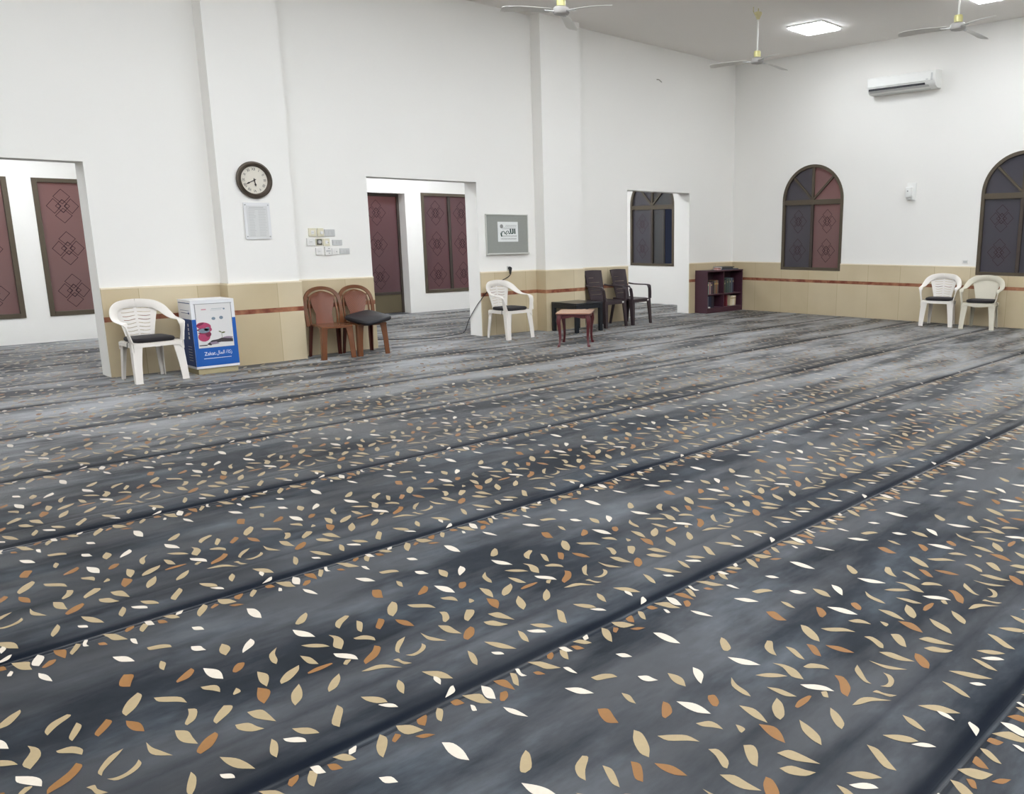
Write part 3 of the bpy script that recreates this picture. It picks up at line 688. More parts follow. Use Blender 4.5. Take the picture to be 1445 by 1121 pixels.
for i, (x, y, a, lb) in enumerate([(-6.96, -2.66, 36, 'ceiling fan at the top centre, its hub just inside the frame'), (-3.14, -2.67, -3, 'ceiling fan with full rod and canopy showing, above the room corner'), (-3.14, -5.6, -6, 'ceiling fan at the top right, above the air conditioner')]):
    o = f0 if i == 0 else copy_tree(f0)
    o.location = (x, y, HC); o.rotation_euler.z = math.radians(a); o['label'] = lb; o['group'] = 'ceiling fans'

# ------------------------------------------------------------ air conditioner
e = thing('air_conditioner', 'white split air conditioner mounted high on the right-hand wall', 'air conditioner', (0, -2.9, 3.76), -PI/2)
prof = [(0, .0), (-.14, .0), (-.2, .03), (-.235, .085), (-.245, .14), (-.245, .235), (-.22, .265), (-.12, .28), (0, .28)]
b = MB(); b.loft([[(x, y, z) for y, z in prof] for x in (0, .01, 1.16, 1.17)])
b.build('casing', 'ac_white', e, smooth=True)
MB().box(.03, 1.0, -.2445, -.2, .05, .082).build('air_outlet', 'dark', e)
MB().box(.02, 1.09, -.252, -.243, .105, .25).build('front_panel', 'ac_white', e, bevel=.004)
fl = MB().loft([[(x, -.235, .046), (x, -.24, .05), (x, -.12, .0), (x, -.12, -.008)] for x in (.03, 1.06)]); fl.build('louvre', 'ac_grey', e)
MB().box(1.1, 1.13, -.249, -.24, .11, .22).build('end_panel', 'ac_grey', e)
MB().box(1.02, 1.06, -.254, -.25, .12, .135).build('display', 'plate_grey', e)

# ------------------------------------------------------------ clock
e = thing('wall_clock', 'round bronze-rimmed wall clock with Roman numerals on the pilaster', 'clock', (-9.513, -PP-.0005, 2.1))
MB().lathe([(.10, 0), (.198, 0), (.206, .015), (.203, .03), (.19, .034), (.186, .042), (.180, .046), (.173, .040), (.167, .046), (.158, .04), (.154, .018), (.149, .012)], n=56, axis='y').build('rim', 'bronze', e, smooth=True)
MB().lathe([(0.0, 0.002), (.155, .002), (.155, .014), (0.0, .014)], n=48, axis='y').build('clock_face', 'clock_face', e)
NUM = ['XII', 'I', 'II', 'III', 'IIII', 'V', 'VI', 'VII', 'VIII', 'IX', 'X', 'XI']
for i, t in enumerate(NUM):
    vs, fs = text_mesh(t, .042, .0006, 'CENTER'); a = -i*PI/6
    h0 = .106
    vv = []
    for x, y, z in vs:
        x *= .85; y += h0
        vv.append((x*math.cos(a)-y*math.sin(a), -.0155-z, x*math.sin(a)+y*math.cos(a)))
    nm = MB(); nm.add(vv, fs); nm.build('numeral', 'ink', e)
def hand(ang, L, wd, y):
    m = MB(); P = [(-wd*.5, -.02), (wd*.5, -.02), (wd*.6, L*.5), (wd*1.3, L*.68), (0, L), (-wd*1.3, L*.68), (-wd*.6, L*.5)]
    a = -ang; m.prism([(x*math.cos(a)-z*math.sin(a), x*math.sin(a)+z*math.cos(a)) for x, z in P], y-.0015, y, 'xz'); return m
hand(math.radians(170), .075, .009, -.019).build('hour_hand', 'ink', e)
hand(math.radians(244), .112, .007, -.022).build('minute_hand', 'ink', e)
MB().lathe([(0, .026), (.008, .026), (.008, .014), (0, .014)], n=16, axis='y').build('hub', 'ink', e)

# ------------------------------------------------------------ notice under the clock
e = thing('notice_board', 'clear acrylic notice with four bolts below the wall clock', 'notice', (-9.515, -PP-.0005, 1.44))
MB().box(-.15, .15, -.016, -.010, 0, .41).build('acrylic_sheet', 'acrylic', e, bevel=.001)
s_ = MB().box(-.118, .118, -.0185, -.0165, .02, .375).build('printed_sheet', 'notice_grey', e)
tx = MB()
random.seed(3)
tx.box(-.09, .075, -.0192, -.0186, .352, .360); tx.box(-.1, .1, -.0192, -.0186, .335, .341)
for r in range(16):
    z = .315-.0185*r; tx.box(-.1, -.018-random.random()*.03, -.0192, -.0186, z, z+.004); tx.box(.01, .1-random.random()*.02, -.0192, -.0186, z, z+.004)
tx.build('printed_lines', 'ink_pale', s_)
for sx in (-.13, .13):
    for z in (.03, .385): MB().lathe([(0, 0), (.008, 0), (.008, .02), (.004, .023), (0, .023)], (sx, 0, z), 12, 'y').build('bolt', 'steel', e, smooth=True)

# ------------------------------------------------------------ switches between pilaster and centre opening
SW = [('light_switch', -8.809, -8.715, 1.467, 1.568, 'plate_cream', 'cream boxed switch at the top left of the switch cluster', 1),
      ('fan_regulator', -8.696, -8.620, 1.467, 1.568, 'plate_cream', 'cream fan regulator in the middle of the top row of switches', 2),
      ('light_switch', -8.60, -8.461, 1.469, 1.555, 'plate_grey', 'wide grey switch at the right end of the top row', 3),
      ('light_switch', -8.842, -8.742, 1.357, 1.448, 'plate_white', 'white two-gang switch at the left end of the middle row', 1),
      ('dimmer_switch', -8.724, -8.641, 1.358, 1.442, 'plate_cream', 'dark-faced round-knob dimmer in the middle row', 4),
      ('light_switch', -8.627, -8.539, 1.350, 1.442, 'plate_cream', 'cream-green switch right of the dark dimmer', 5),
      ('light_switch', -8.504, -8.372, 1.356, 1.425, 'plate_grey', 'wide blank-looking switch at the right end of the middle row', 3),
      ('light_switch', -8.735, -8.651, 1.243, 1.329, 'plate_white', 'white switch at the left end of the bottom row', 1),
      ('thermostat', -8.620, -8.536, 1.236, 1.340, 'plate_white', 'thick white thermostat with slide switches in the bottom row', 6),
      ('light_switch', -8.519, -8.435, 1.241, 1.325, 'plate_white', 'small white switch right of the thermostat', 5),
      ('light_switch', -8.414, -8.277, 1.247, 1.318, 'plate_grey', 'wide three-gang switch at the far right of the bottom row', 3)]
for nme, x0, x1, z0, z1, mt, lb, kd in SW:
    W_ = x1-x0; H_ = z1-z0; dp = {1: .022, 2: .03, 3: .012, 4: .02, 5: .014, 6: .035}[kd]
    e = thing(nme, lb, 'thermostat' if kd == 6 else 'switch', (x0, -.0005, z0))
    MB().box(0, W_, -dp, 0, 0, H_).build('plate', mt, e, bevel=.004)
    if kd in (1, 5): MB().box(W_*.3, W_*.7, -dp-.004, -dp+.001, H_*.28, H_*.72).build('rocker', 'plate_white', e, bevel=.0015)
    if kd == 1: MB().box(W_*.34, W_*.66, -dp-.0052, -dp-.0041, H_*.48, H_*.52).build('marking', 'ink_grey', e)
    if kd == 5: MB().lathe([(0, .002), (.006, .002), (.006, 0)], (W_*.7, -dp-.0042, H_*.45), 12, 'y').build('indicator', 'ink_grey', e)
    if kd == 2: MB().lathe([(.02, 0), (.02, .012), (.016, .016), (0, .016)], (W_*.6, -dp, H_*.45), 20, 'y').build('knob', 'plate_white', e, smooth=True)
    if kd == 3:
        for q in range(3): MB().box(W_*(.08+.3*q), W_*(.32+.3*q), -dp-.003, -dp+.001, H_*.25, H_*.75).build('rocker', 'plate_grey', e, bevel=.001)
    if kd == 4:
        MB().box(.006, W_-.006, -dp-.002, -dp+.0005, .006, H_-.006).build('face', 'knob_dark', e)
        MB().lathe([(.022, 0), (.021, .012), (.017, .016), (0, .016)], (W_*.5, -dp-.002, H_*.5), 20, 'y').build('knob', 'plate_grey', e, smooth=True)
    if kd == 6:
        for z in (.25, .8): MB().box(W_*.5, W_*.72, -dp-.003, -dp+.001, H_*z-.004, H_*z+.004).build('slider', 'ink_grey', e)
        MB().box(W_*.15, W_*.85, -dp-.001, -dp+.001, H_*.4, H_*.6).build('scale', 'plate_grey', e)

# ------------------------------------------------------------ felt board with poster
e = thing('pin_board', 'grey felt pin board in a pale aluminium frame', 'board', (-6.1, -.0005, 1.187))
W_, H_ = .80, .594
MB().box(.012, W_-.012, -.014, -.001, .012, H_-.012).build('felt_panel', 'felt', e)
MB().box(0, .014, -.022, 0, 0, H_).box(W_-.014, W_, -.022, 0, 0, H_).box(.014, W_-.014, -.022, 0, H_-.016, H_).box(.014, W_-.014, -.022, 0, 0, .02).build('board_frame', 'alu', e, bevel=.003)
MB().box(.01, W_-.01, -.05, -.022, .004, .016).box(.01, W_-.01, -.054, -.046, .004, .028).build('pen_tray', 'alu', e, bevel=.002)
e = thing('poster', 'white paper notice with a bold green Arabic heading pinned to the grey board', 'poster', (-5.69, -.0155, 1.378))
p_ = MB().box(-.192, .192, -.0015, 0, 0, .292).build('sheet', 'paper', e)
t = MB(); add_text(t, '\uFEE2\uFEEC\uFEE0\uFEDF\u0627', .16, 0, .118, -.0017, fit=.285, bold=.006, sz=.62); t.build('heading', 'ink_green', p_)
t = MB(); random.seed(5)
for z, a, b_ in ((.238, -.04, .165), (.222, -.05, .165), (.2, -.12, .165), (.186, -.11, .15), (.085, -.13, .17), (.075, -.12, .165), (.045, -.14, .16), (.034, -.13, .15)):
    x = a
    while x < b_:
        l_ = .01+random.random()*.022; t.box(x, min(x+l_, b_), -.0022, -.0016, z, z+.005); x += l_+.005
t.lathe([(.03, .0008), (.026, .0008), (.026, .0001), (.03, .0001)], (-.12, -.0016, .225), 20, 'y')
t.build('small_print', 'ink_grey', p_)

# plug and cable
e = thing('power_cable', 'thin black power cable plugged in above the wainscot and trailing round the jamb', 'cable', (-5.69, 0, 0))
def rel(p): return (p[0]+5.69, p[1], p[2])
pth = bez([rel(p) for p in [(-5.69, -.045, .975), (-5.69, -.055, .925), (-5.695, -.04, .888), (-5.745, -.032, .85), (-5.96, -.030, .765), (-6.1, -.030, .68), (-6.19, -.028, .6), (-6.238, -.012, .54), (-6.242, .10, .44), (-6.245, .29, .23), (-6.26, .38, .06), (-6.33, .43, .012), (-6.577, .39, .008), (-6.75, .31, .008), (-7.0, .40, .008), (-7.337, .6, .008), (-7.506, .75, .008), (-7.9, .95, .008)]], 8)
MB().tube(pth, .0055, 8).build('cord', 'black_plastic', e, smooth=True)
MB().box(-.03, .03, -.012, -.0005, .955, 1.015).build('socket_plate', 'plate_grey', e, bevel=.003)
MB().lathe([(.022, .012), (.026, .03), (.02, .055), (0, .055)], (0, 0, .985), 16, 'y').taper((0, -.04, .90), (0, -.04, .985), (.016, .016), (.046, .03)).build('plug', 'black_plastic', e, smooth=True)

# dispenser, blank plate on the right wall, small bracket high on the left wall
e = thing('air_freshener_dispenser', 'small white dispenser box on the right-hand wall between the arched windows', 'dispenser', (0, -3.61, 2.02), -PI/2)
MB().box(-.005, .155, -.018, -.0005, 0, .285).build('back_plate', 'ac_white', e, bevel=.006)
MB().box(0, .1, -.095, -.018, .05, .215).build('body', 'ac_white', e, bevel=.012)
MB().lathe([(0, .003), (.012, .003), (.012, 0)], (.045, -.094, .15), 14, 'y').build('nozzle', 'ink_grey', e)
MB().lathe([(.0, -.03), (.03, -.03), (.04, 0), (.04, .01), (0, .01)], (.05, -.055, .04), 18).build('drip_cup', 'plate_grey', e, smooth=True)
e = thing('blank_plate', 'small grey blank plate above the tiles left of the right-edge window', 'plate', (0, -4.62, .985), -PI/2)
MB().box(0, .11, -.01, -.0005, 0, .07).box(.02, .09, -.013, -.009, .015, .055, 1).build('plate', ['plate_white', 'plate_grey'], e, bevel=.002)
e = thing('wall_hook', 'tiny grey bent hook high on the left wall, right of the second pilaster', 'hook', (-2.3, -.0005, 4.085))
MB().tube([(0, 0, .015), (.03, -.03, .012), (.07, -.035, -.01), (.10, -.03, -.02)], .008, 8).build('bent_wire', 'stain', e, smooth=True)

# ------------------------------------------------------------ printed display box
e = thing('donation_box', 'tall blue and white printed donation box beside the left white chair', 'box', (-10.235, -.56, 0))
HWd = .228; D_ = .36; ZB, ZT_ = .085, .805
MB().box(-HWd+.02, HWd-.015, .015, D_-.02, 0, .062).build('plinth', 'plinth', e, bevel=.003)
MB().box(-HWd, HWd, 0, D_, .062, .088).box(-HWd, HWd, 0, D_, .79, .805).box(-HWd, HWd, 0, D_, .088, .79).build('body', 'box_white', e, bevel=.003)
MB().box(-HWd+.001, HWd-.001, -.002, 0, .09, .60).build('blue_panel', 'blue', e)
sp = MB().box(-HWd-.002, -HWd, .002, D_-.002, .09, .60, 0).build('side_panel', ['navy'], e)
t = MB()
for i in range(4):
    z = .52-.045*i; t.box(-HWd-.0032, -HWd-.0021, .10, .13, z, z+.03)
for i in range(6): t.box(-HWd-.0032, -HWd-.0021, .07, .17, .30-.03*i, .304-.03*i)
t.build('side_print', 'notice_grey', sp)
t = MB().box(-HWd-.0015, -HWd, .02, D_-.02, .768, .776); t.box(-HWd-.0015, -HWd, .05, .30, .69, .694).box(-HWd-.0015, -HWd, .05, .28, .662, .667).box(-HWd-.0015, -HWd, .05, .08, .655, .675); t.build('side_stripe', 'navy', e)
# front picture
W0, W1, Z0_, Z1_ = -.178, .178, .30, .755
fp = MB().box(W0-.008, W1+.008, -.0045, -.002, Z0_-.012, Z1_+.006).build('front_picture', 'poster', e)
MB().box(W0-.02, W1+.02, -.006, -.001, Z1_+.004, Z1_+.01).box(W1+.006, W1+.012, -.006, -.001, .55, Z1_+.004).box(W0-.012, W0-.006, -.006, -.001, .6, Z1_+.004).build('picture_edging', 'ink_grey', e)
def disc(cx, cz, rx, rz, rot=0, n=24, y=-.0046, th=.0006):
    return [(cx+rx*math.cos(2*PI*k/n)*math.cos(rot)-rz*math.sin(2*PI*k/n)*math.sin(rot), cz+rx*math.cos(2*PI*k/n)*math.sin(rot)+rz*math.sin(2*PI*k/n)*math.cos(rot)) for k in range(n)]
def blob(mb, poly, lay, mi=0): mb.prism(poly, -.0046-.0006*lay, -.0045, 'xz', mi)
b = MB()
blob(b, disc(-.115, .525, .075, .04, -.15), 1, 0); blob(b, disc(-.085, .50, .055, .032, -.5), 2, 0)
blob(b, disc(-.12, .41, .062, .052), 1, 0); blob(b, disc(-.075, .435, .03, .03), 2, 1)
blob(b, disc(-.15, .545, .04, .012, .35), 3, 1); blob(b, disc(-.14, .49, .05, .012, .1), 3, 1); blob(b, disc(-.12, .448, .06, .01, -.1), 3, 1)
b.build('flower_print', ['magenta', 'magenta_d'], fp)
b = MB(); blob(b, disc(-.115, .475, .058, .026), 4); blob(b, disc(-.085, .492, .03, .018, .4), 4); b.build('centre_print', 'teal_grey', fp)
b = MB(); blob(b, disc(-.006, .60, .02, .016), 1); blob(b, disc(.075, .605, .02, .018), 1); b.box(-.02, .10, -.0053, -.0045, .705, .708).box(-.03, .085, -.0053, -.0045, .69, .692); blob(b, disc(.112, .70, .01, .009), 1)
b.build('emblem_print', 'teal_grey', fp)
b = MB().box(-.125, -.075, -.0053, -.0045, .696, .708); b.build('pink_print', 'ink_pink', fp)
b = MB(); b.prism([(-.045, .365), (.02, .372), (.06, .385), (.12, .375), (W1, .37), (W1, .335), (.05, .34), (-.03, .33), (-.06, .31), (-.10, .325)], -.0053, -.0045, 'xz')
b.prism([(W0, .312), (-.09, .31), (-.1, .322), (W0, .322)], -.0053, -.0045, 'xz'); b.build('soil_print', 'soil', fp)
b = MB(); blob(b, disc(.125, .382, .055, .014), 0.5); b.prism([(-.07, .345), (.0, .35), (.03, .325), (-.05, .318)], -.0056, -.0045, 'xz'); b.build('stone_print', 'mauve', fp)
b = MB().box(.063, .067, -.0053, -.0045, .375, .44); blob(b, disc(.083, .442, .02, .008, .15), 2); blob(b, disc(.05, .452, .018, .006, -.5), 2); b.build('sprout_print', 'leafgreen', fp)
t = MB(); add_text(t, 'Zakat', .055, -.078, .205, -.0025, fit=.115)
add_text(t, '\uFEDD\uFE8E\uFEE4\uFEDF\u0627 \uFE93\uFE8E\uFEDB\u0632', .055, .072, .21, -.0025, fit=.165)
t.box(-.145, .145, -.0032, -.002, .168, .173); t.build('box_lettering', 'text_white', e)
# ------------------------------------------------------------ white monobloc armchair
def monobloc(name, label, group, mt='white_plastic', slots=True, wavy=False):
    e = thing(name, label, 'chair', group=group)
    # seat: dished shell
    N = 14; g0 = []; g1 = []
    def seatw(t): return .205 + .03*math.sin(PI*min(1, t*1.2)) if t < .83 else .205+.005
    rings = []
    for i in range(N+1):
        t = i/N; y = .20 - t*.44; wd = .195+.045*t
        ring_t = []; ring_b = []
        for j in range(N+1):
            s_ = -1+2*j/N; x = s_*wd
            z = .425 - .018*(1-s_*s_)*math.sin(PI*t) + .012*t
            if t > .9: z -= (t-.9)*.25
            ring_t.append((x, y, z)); ring_b.append((x, y, z-.010))
        rings.append(ring_t + ring_b[::-1])
    m = MB().loft(rings)
    m.build('seat', mt, e, smooth=True)
    # apron below the seat between the legs, rounded corners
    def arch(w_, zt, zb_, n=8, dip=0):
        P = [(-w_, zt), (w_, zt), (w_, zb_-.05)]
        for k in range(n+1):
            a = PI/2*k/n; P.append((w_-.05+.045*math.cos(a) , zb_-.05+.05*math.sin(a)))
        if dip:
            for k in range(1, 12):
                x = (w_-.05)*(1-2*k/12); P.append((x, zb_-dip*math.cos(x/(w_-.05)*PI/2*1.0)**2))
        for k in range(n+1):
            a = PI/2*k/n; P.append((-(w_-.05)-.045*math.sin(a), zb_-.05+.05*math.cos(a)))
        P.append((-w_, zb_-.05)); return P
    m = MB(); m.prism(arch(.235, .43, .385, dip=.022 if wavy else 0), -.245, -.233, 'xz')
    m.prism([(a*.86, b_) for a, b_ in arch(.235, .425, .39)], .19, .20, 'xz')
    for s_ in (-1, 1): m.add(*side_skirt(s_))
    m.build('apron', mt, e, smooth=False)
    # arms + arch rim: one ribbon per arm, meeting at the top of the back
    for s_ in (-1, 1):
        P = [(s_*.245, -.225, .43), (s_*.262, -.215, .52), (s_*.272, -.205, .60), (s_*.276, -.165, .643), (s_*.28, -.08, .652), (s_*.275, .02, .665), (s_*.262, .10, .705), (s_*.232, .165, .762), (s_*.17, .208, .806), (s_*.08, .23, .824), (0, .235, .829)]
        Wd = [.09, .072, .064, .064, .066, .07, .08, .09, .092, .092, .092]
        Dd = [(0, 1, 0), (0, 1, .1), (-s_*.3, 1, .4), (-s_, .35, .3), (-s_, 0, 0), (-s_, 0, -.12), (-s_, 0, -.5), (-s_*.75, .1, -.8), (-s_*.45, .1, -1), (-s_*.2, .1, -1), (0, .12, -1)]
        Pb = bez(P, 5); nb = len(Pb)
        def interp(L, i):
            u = i/5; k = min(int(u), len(L)-2); t = u-k
            if isinstance(L[0], tuple): return Vector(L[k])*(1-t)+Vector(L[k+1])*t
            return L[k]*(1-t)+L[k+1]*t
        MB().ribbon(Pb, [interp(Wd, i) for i in range(nb)], [interp(Dd, i) for i in range(nb)], .013).build('armrest', mt, e, smooth=True)
        # rear stile: from behind the arm down to the rear corner of the seat
        Q = bez([(s_*.262, .085, .70), (s_*.225, .135, .62), (s_*.20, .165, .52), (s_*.195, .185, .42)], 4)
    # back panel with slots
    nx, nz = 28, 56; z0, z1 = .42, .80
    def pt(i, j):
        z = z0 + (z1-z0)*j/nz; u = (z-z0)/(z1-z0)
        ell = .255*math.sqrt(max(.02, 1-((z-.60)/.235)**2)) if z > .60 else 1
        hw = min(.135+.085*u**1.2, ell)
        s_ = -1+2*i/nx
        y = .188+.042*u - .028*(1-s_*s_)*(.35+.65*u)*-1
        wv = .007*math.cos(s_*PI*2) if slots else 0
        return (s_*hw, y-.014, z+wv*math.sin(PI*u))
    V = []; F = []
    for j in range(nz+1):
        for i in range(nx+1): V.append(pt(i, j))
    off = len(V)
    for j in range(nz+1):
        for i in range(nx+1):
            x, y, z = pt(i, j); V.append((x, y+.008, z))
    keep = set()
    for j in range(nz):
        for i in range(nx):
            hole = slots and (j % 6 in (3,)) and 9 <= j < 53 and ((4 <= i <= 12) or (15 <= i <= 23))
            if not hole: keep.add((i, j))
    W1_ = nx+1
    for (i, j) in keep:
        a = j*W1_+i; F.append((a, a+1, a+1+W1_, a+W1_)); F.append((off+a, off+a+W1_, off+a+1+W1_, off+a+1))
        for (di, dj, p, q) in ((-1, 0, a, a+W1_), (1, 0, a+1, a+1+W1_), (0, -1, a, a+1), (0, 1, a+W1_, a+1+W1_)):
            if (i+di, j+dj) not in keep: F.append((p, q, q+off, p+off))
    m = MB(); m.add(V, F); m.build('backrest', mt, e, smooth=True)
    # legs
    for s_ in (-1, 1):
        m = MB()
        R = []
        for z, w_, dd, cx, cy in ((0, .07, .045, .262, -.268), (.02, .068, .043, .262, -.266), (.2, .078, .055, .256, -.25), (.36, .092, .065, .248, -.238), (.43, .105, .07, .244, -.23)):
            x = s_*cx; R.append([(x-s_*w_, cy, z), (x, cy, z), (x, cy+dd, z), (x-s_*.008, cy+dd, z), (x-s_*.008, cy+.010, z), (x-s_*w_, cy+.010, z)])
        m.loft(R); m.build('leg', mt, e)
        m = MB(); R = []
        for z, w_, dd, cx, cy in ((0, .04, .045, .215, .235), (.02, .04, .043, .214, .233), (.2, .05, .05, .206, .216), (.36, .06, .058, .2, .198), (.43, .066, .062, .196, .188)):
            x = s_*cx; R.append([(x-s_*w_, cy, z), (x, cy, z), (x, cy-dd, z), (x-s_*.008, cy-dd, z), (x-s_*.008, cy-.010, z), (x-s_*w_, cy-.010, z)])
        m.loft(R); m.build('leg', mt, e)
    return e
def side_skirt(s_):
    P = [(-.24, .43), (.19, .42), (.19, .36)]
    for k in range(7):
        a = PI/2*k/6; P.append((.14+.045*math.cos(a), .34+.045*math.sin(a)))
    for k in range(7):
        a = PI/2*k/6; P.append((-.18-.045*math.sin(a), .34+.045*math.cos(a)))
    P.append((-.24, .34))
    n = len(P)
    def X(y): return s_*(.205-.04*(y-.0)/.44*1.0)
    vs = [(X(y)+s_*.028, y, z) for y, z in P] + [(X(y)+s_*.017, y, z) for y, z in P]
    fs = [tuple(range(n)), tuple(range(2*n-1, n-1, -1))] + [(i, (i+1) % n, (i+1) % n+n, i+n) for i in range(n)]
    return vs, fs
G1 = 'white plastic armchairs along the walls'
c1 = monobloc('plastic_armchair', 'white slotted plastic armchair beside the blue and white box', G1)
c1.location = (-10.87, -.44, .0025); c1.rotation_euler.z = math.radians(4); c1.scale.z = .95
c2 = copy_tree(c1); c2['label'] = 'white slotted plastic armchair under the grey pin board'; c2.location = (-6.07, -.43, .0025); c2.rotation_euler.z = math.radians(3)
c3 = copy_tree(c1); c3['label'] = 'white slotted plastic armchair, left of the pair at the right edge'; c3.location = (-.365, -4.45, .0025); c3.rotation_euler.z = math.radians(-78)
c4 = monobloc('plastic_armchair', 'faded cream armchair with solid back and wavy apron, at the right edge', G1, 'cream_plastic', False, True)
c4.scale.z = .94; c4.location = (-.375, -5.13, .0025); c4.rotation_euler.z = math.radians(-83)

def cushion(label, loc, rz, w=.40, dp=.38, h=.045, mt='black_fabric', ties=True, group='seat cushions'):
    e = thing('seat_cushion', label, 'cushion', loc, rz, group)
    rings = []; N = 12
    for k in range(-3, 4):
        a = k/3*PI/2; sc = 1-(1-math.cos(a))*.09; z = h/2+math.sin(a)*h/2
        ring = []
        for q in range(40):
            t = 2*PI*q/40; cx, sx = math.cos(t), math.sin(t); p = .32
            ring.append((w/2*sc*abs(cx)**p*(1 if cx >= 0 else -1), dp/2*sc*abs(sx)**p*(1 if sx >= 0 else -1), z))
        rings.append(ring)
    MB().loft(rings).build('pad', mt, e, smooth=True)
    if ties:
        for s_ in (-1, 1):
            MB().ribbon([(s_*(w/2-.02), -dp*.3, .012), (s_*(w/2+.035), -dp*.3-.005, .012), (s_*(w/2+.062), -dp*.3-.01, .006), (s_*(w/2+.066), -dp*.3-.01, -.05)], [.010]*4, [(0, 1, .2)]*4, .004).build('tie', mt, e)
    return e
def on(chair, dx, dy, z):
    a = chair.rotation_euler.z; return (chair.location.x+dx*math.cos(a)-dy*math.sin(a), chair.location.y+dx*math.sin(a)+dy*math.cos(a), z)
ZC = .4335*.95
cushion('charcoal cushion on the white armchair beside the donation box', on(c1, 0, -.035, ZC), c1.rotation_euler.z)
cushion('charcoal cushion on the white armchair under the pin board', on(c2, 0, -.035, ZC), c2.rotation_euler.z)
cushion('dark cushion on the left chair of the pair at the right edge', on(c3, 0, -.035, ZC), c3.rotation_euler.z)
cushion('dark cushion on the faded cream armchair', on(c4, 0, -.035, ZC), c4.rotation_euler.z)

# ------------------------------------------------------------ brown cane-look side chairs
def brown_chair(label):
    e = thing('plastic_side_chair', label, 'chair', group='brown cane-look plastic chairs')
    rings = []; N = 12
    for i in range(N+1):
        t = i/N; y = .19-.41*t; wd = .175+.035*t
        if t > .85: wd -= (t-.85)*.12
        top = []; bot = []
        for j in range(N+1):
            s_ = -1+2*j/N; z = .43-.012*(1-s_*s_)*math.sin(PI*t)-(max(0, t-.88))*.12
            top.append((s_*wd, y, z)); bot.append((s_*wd, y, z-.022))
        rings.append(top+bot[::-1])
    MB().loft(rings).build('seat', 'brown_plastic', e, smooth=True)
    P = bez([(-.205, .165, .40), (-.218, .175, .55), (-.218, .195, .70), (-.185, .215, .80), (-.11, .23, .862), (0, .235, .882), (.11, .23, .862), (.185, .215, .80), (.218, .195, .70), (.218, .175, .55), (.205, .165, .40)], 5)
    n = len(P); m = MB().ribbon(P, [.046]*n, [(Vector((0, 0, .62))-p)*Vector((1, 0, 1)) + Vector((0, 0, 0)) for p in [Vector(q) for q in P]], .022)
    m.build('back_frame', 'brown_plastic', e, smooth=True)
    P = bez([(-.165, .172, .41), (-.168, .18, .56), (-.165, .2, .70), (-.13, .218, .785), (0, .228, .835), (.13, .218, .785), (.165, .2, .70), (.168, .18, .56), (.165, .172, .41)], 5)
    n = len(P); MB().ribbon(P, [.022]*n, [(Vector((0, 0, .6))-Vector(q))*Vector((1, 0, 1)) for q in P], .018).build('inner_hoop', 'brown_plastic', e, smooth=True)
    V = []; rows = 20
    R = []
    for j in range(rows+1):
        u = j/rows; z = .415+.405*u
        hw = .10+.045*math.sin(min(1, max(0, (u-.35)/.5))*PI/2) if u < .85 else .145-(u-.85)*.45
        if u < .3: hw = .10+.012*(.3-u)/.3
        y = .165+.055*u
        R.append([(s_*hw, y+.018*(1-s_*s_)-.012, z) for s_ in (-1, -.6, -.2, .2, .6, 1)] + [(s_*hw, y+.018*(1-s_*s_)-.003, z) for s_ in (1, .6, .2, -.2, -.6, -1)])
    MB().loft(R).build('backrest', 'cane', e, smooth=True)
    for s_ in (-1, 1):
        MB().cbox((s_*.150, .215, .775), (.07, .014, .02)).build('hoop_link', 'brown_plastic', e, bevel=.004)
        m = MB(); R = []
        for z, w_, dd, cx, cy in ((0, .062, .04, .215, -.225), (.2, .068, .045, .207, -.217), (.36, .08, .055, .199, -.209), (.42, .09, .06, .195, -.205)):
            x = s_*cx; R.append([(x-s_*w_, cy, z), (x-s_*.012, cy-.006, z), (x, cy+.006, z), (x, cy+dd, z), (x-s_*.012, cy+dd, z), (x-s_*.018, cy+.02, z), (x-s_*w_, cy+.012, z)])
        m.loft(R).build('leg', 'brown_plastic', e, smooth=False)
        m = MB(); R = []
        for z, w_, dd, cx, cy in ((0, .036, .036, .205, .235), (.2, .042, .042, .198, .215), (.42, .05, .05, .19, .185)):
            x = s_*cx; R.append([(x-s_*w_, cy, z), (x, cy, z), (x, cy-dd, z), (x-s_*.012, cy-dd, z), (x-s_*.012, cy-.012, z), (x-s_*w_, cy-.012, z)])
        m.loft(R).build('leg', 'brown_plastic_dark', e)
    return e
b1 = brown_chair('brown cane-look plastic chair with bare seat, next to the pilaster'); b1.location = (-8.80, -.36, .0025); b1.rotation_euler.z = math.radians(-6); b1.scale.z = .95
b2 = copy_tree(b1); b2['label'] = 'brown cane-look plastic chair carrying a black cushion, beside the centre opening'; b2.location = (-8.345, -.37, .0025); b2.rotation_euler.z = math.radians(-3)
q = cushion('square black vinyl cushion lying askew on the right brown chair', (-8.36, -.50, .44), math.radians(14), .44, .44, .055, 'black_leather', False)
q.rotation_euler = (math.radians(9), math.radians(-7), math.radians(14))

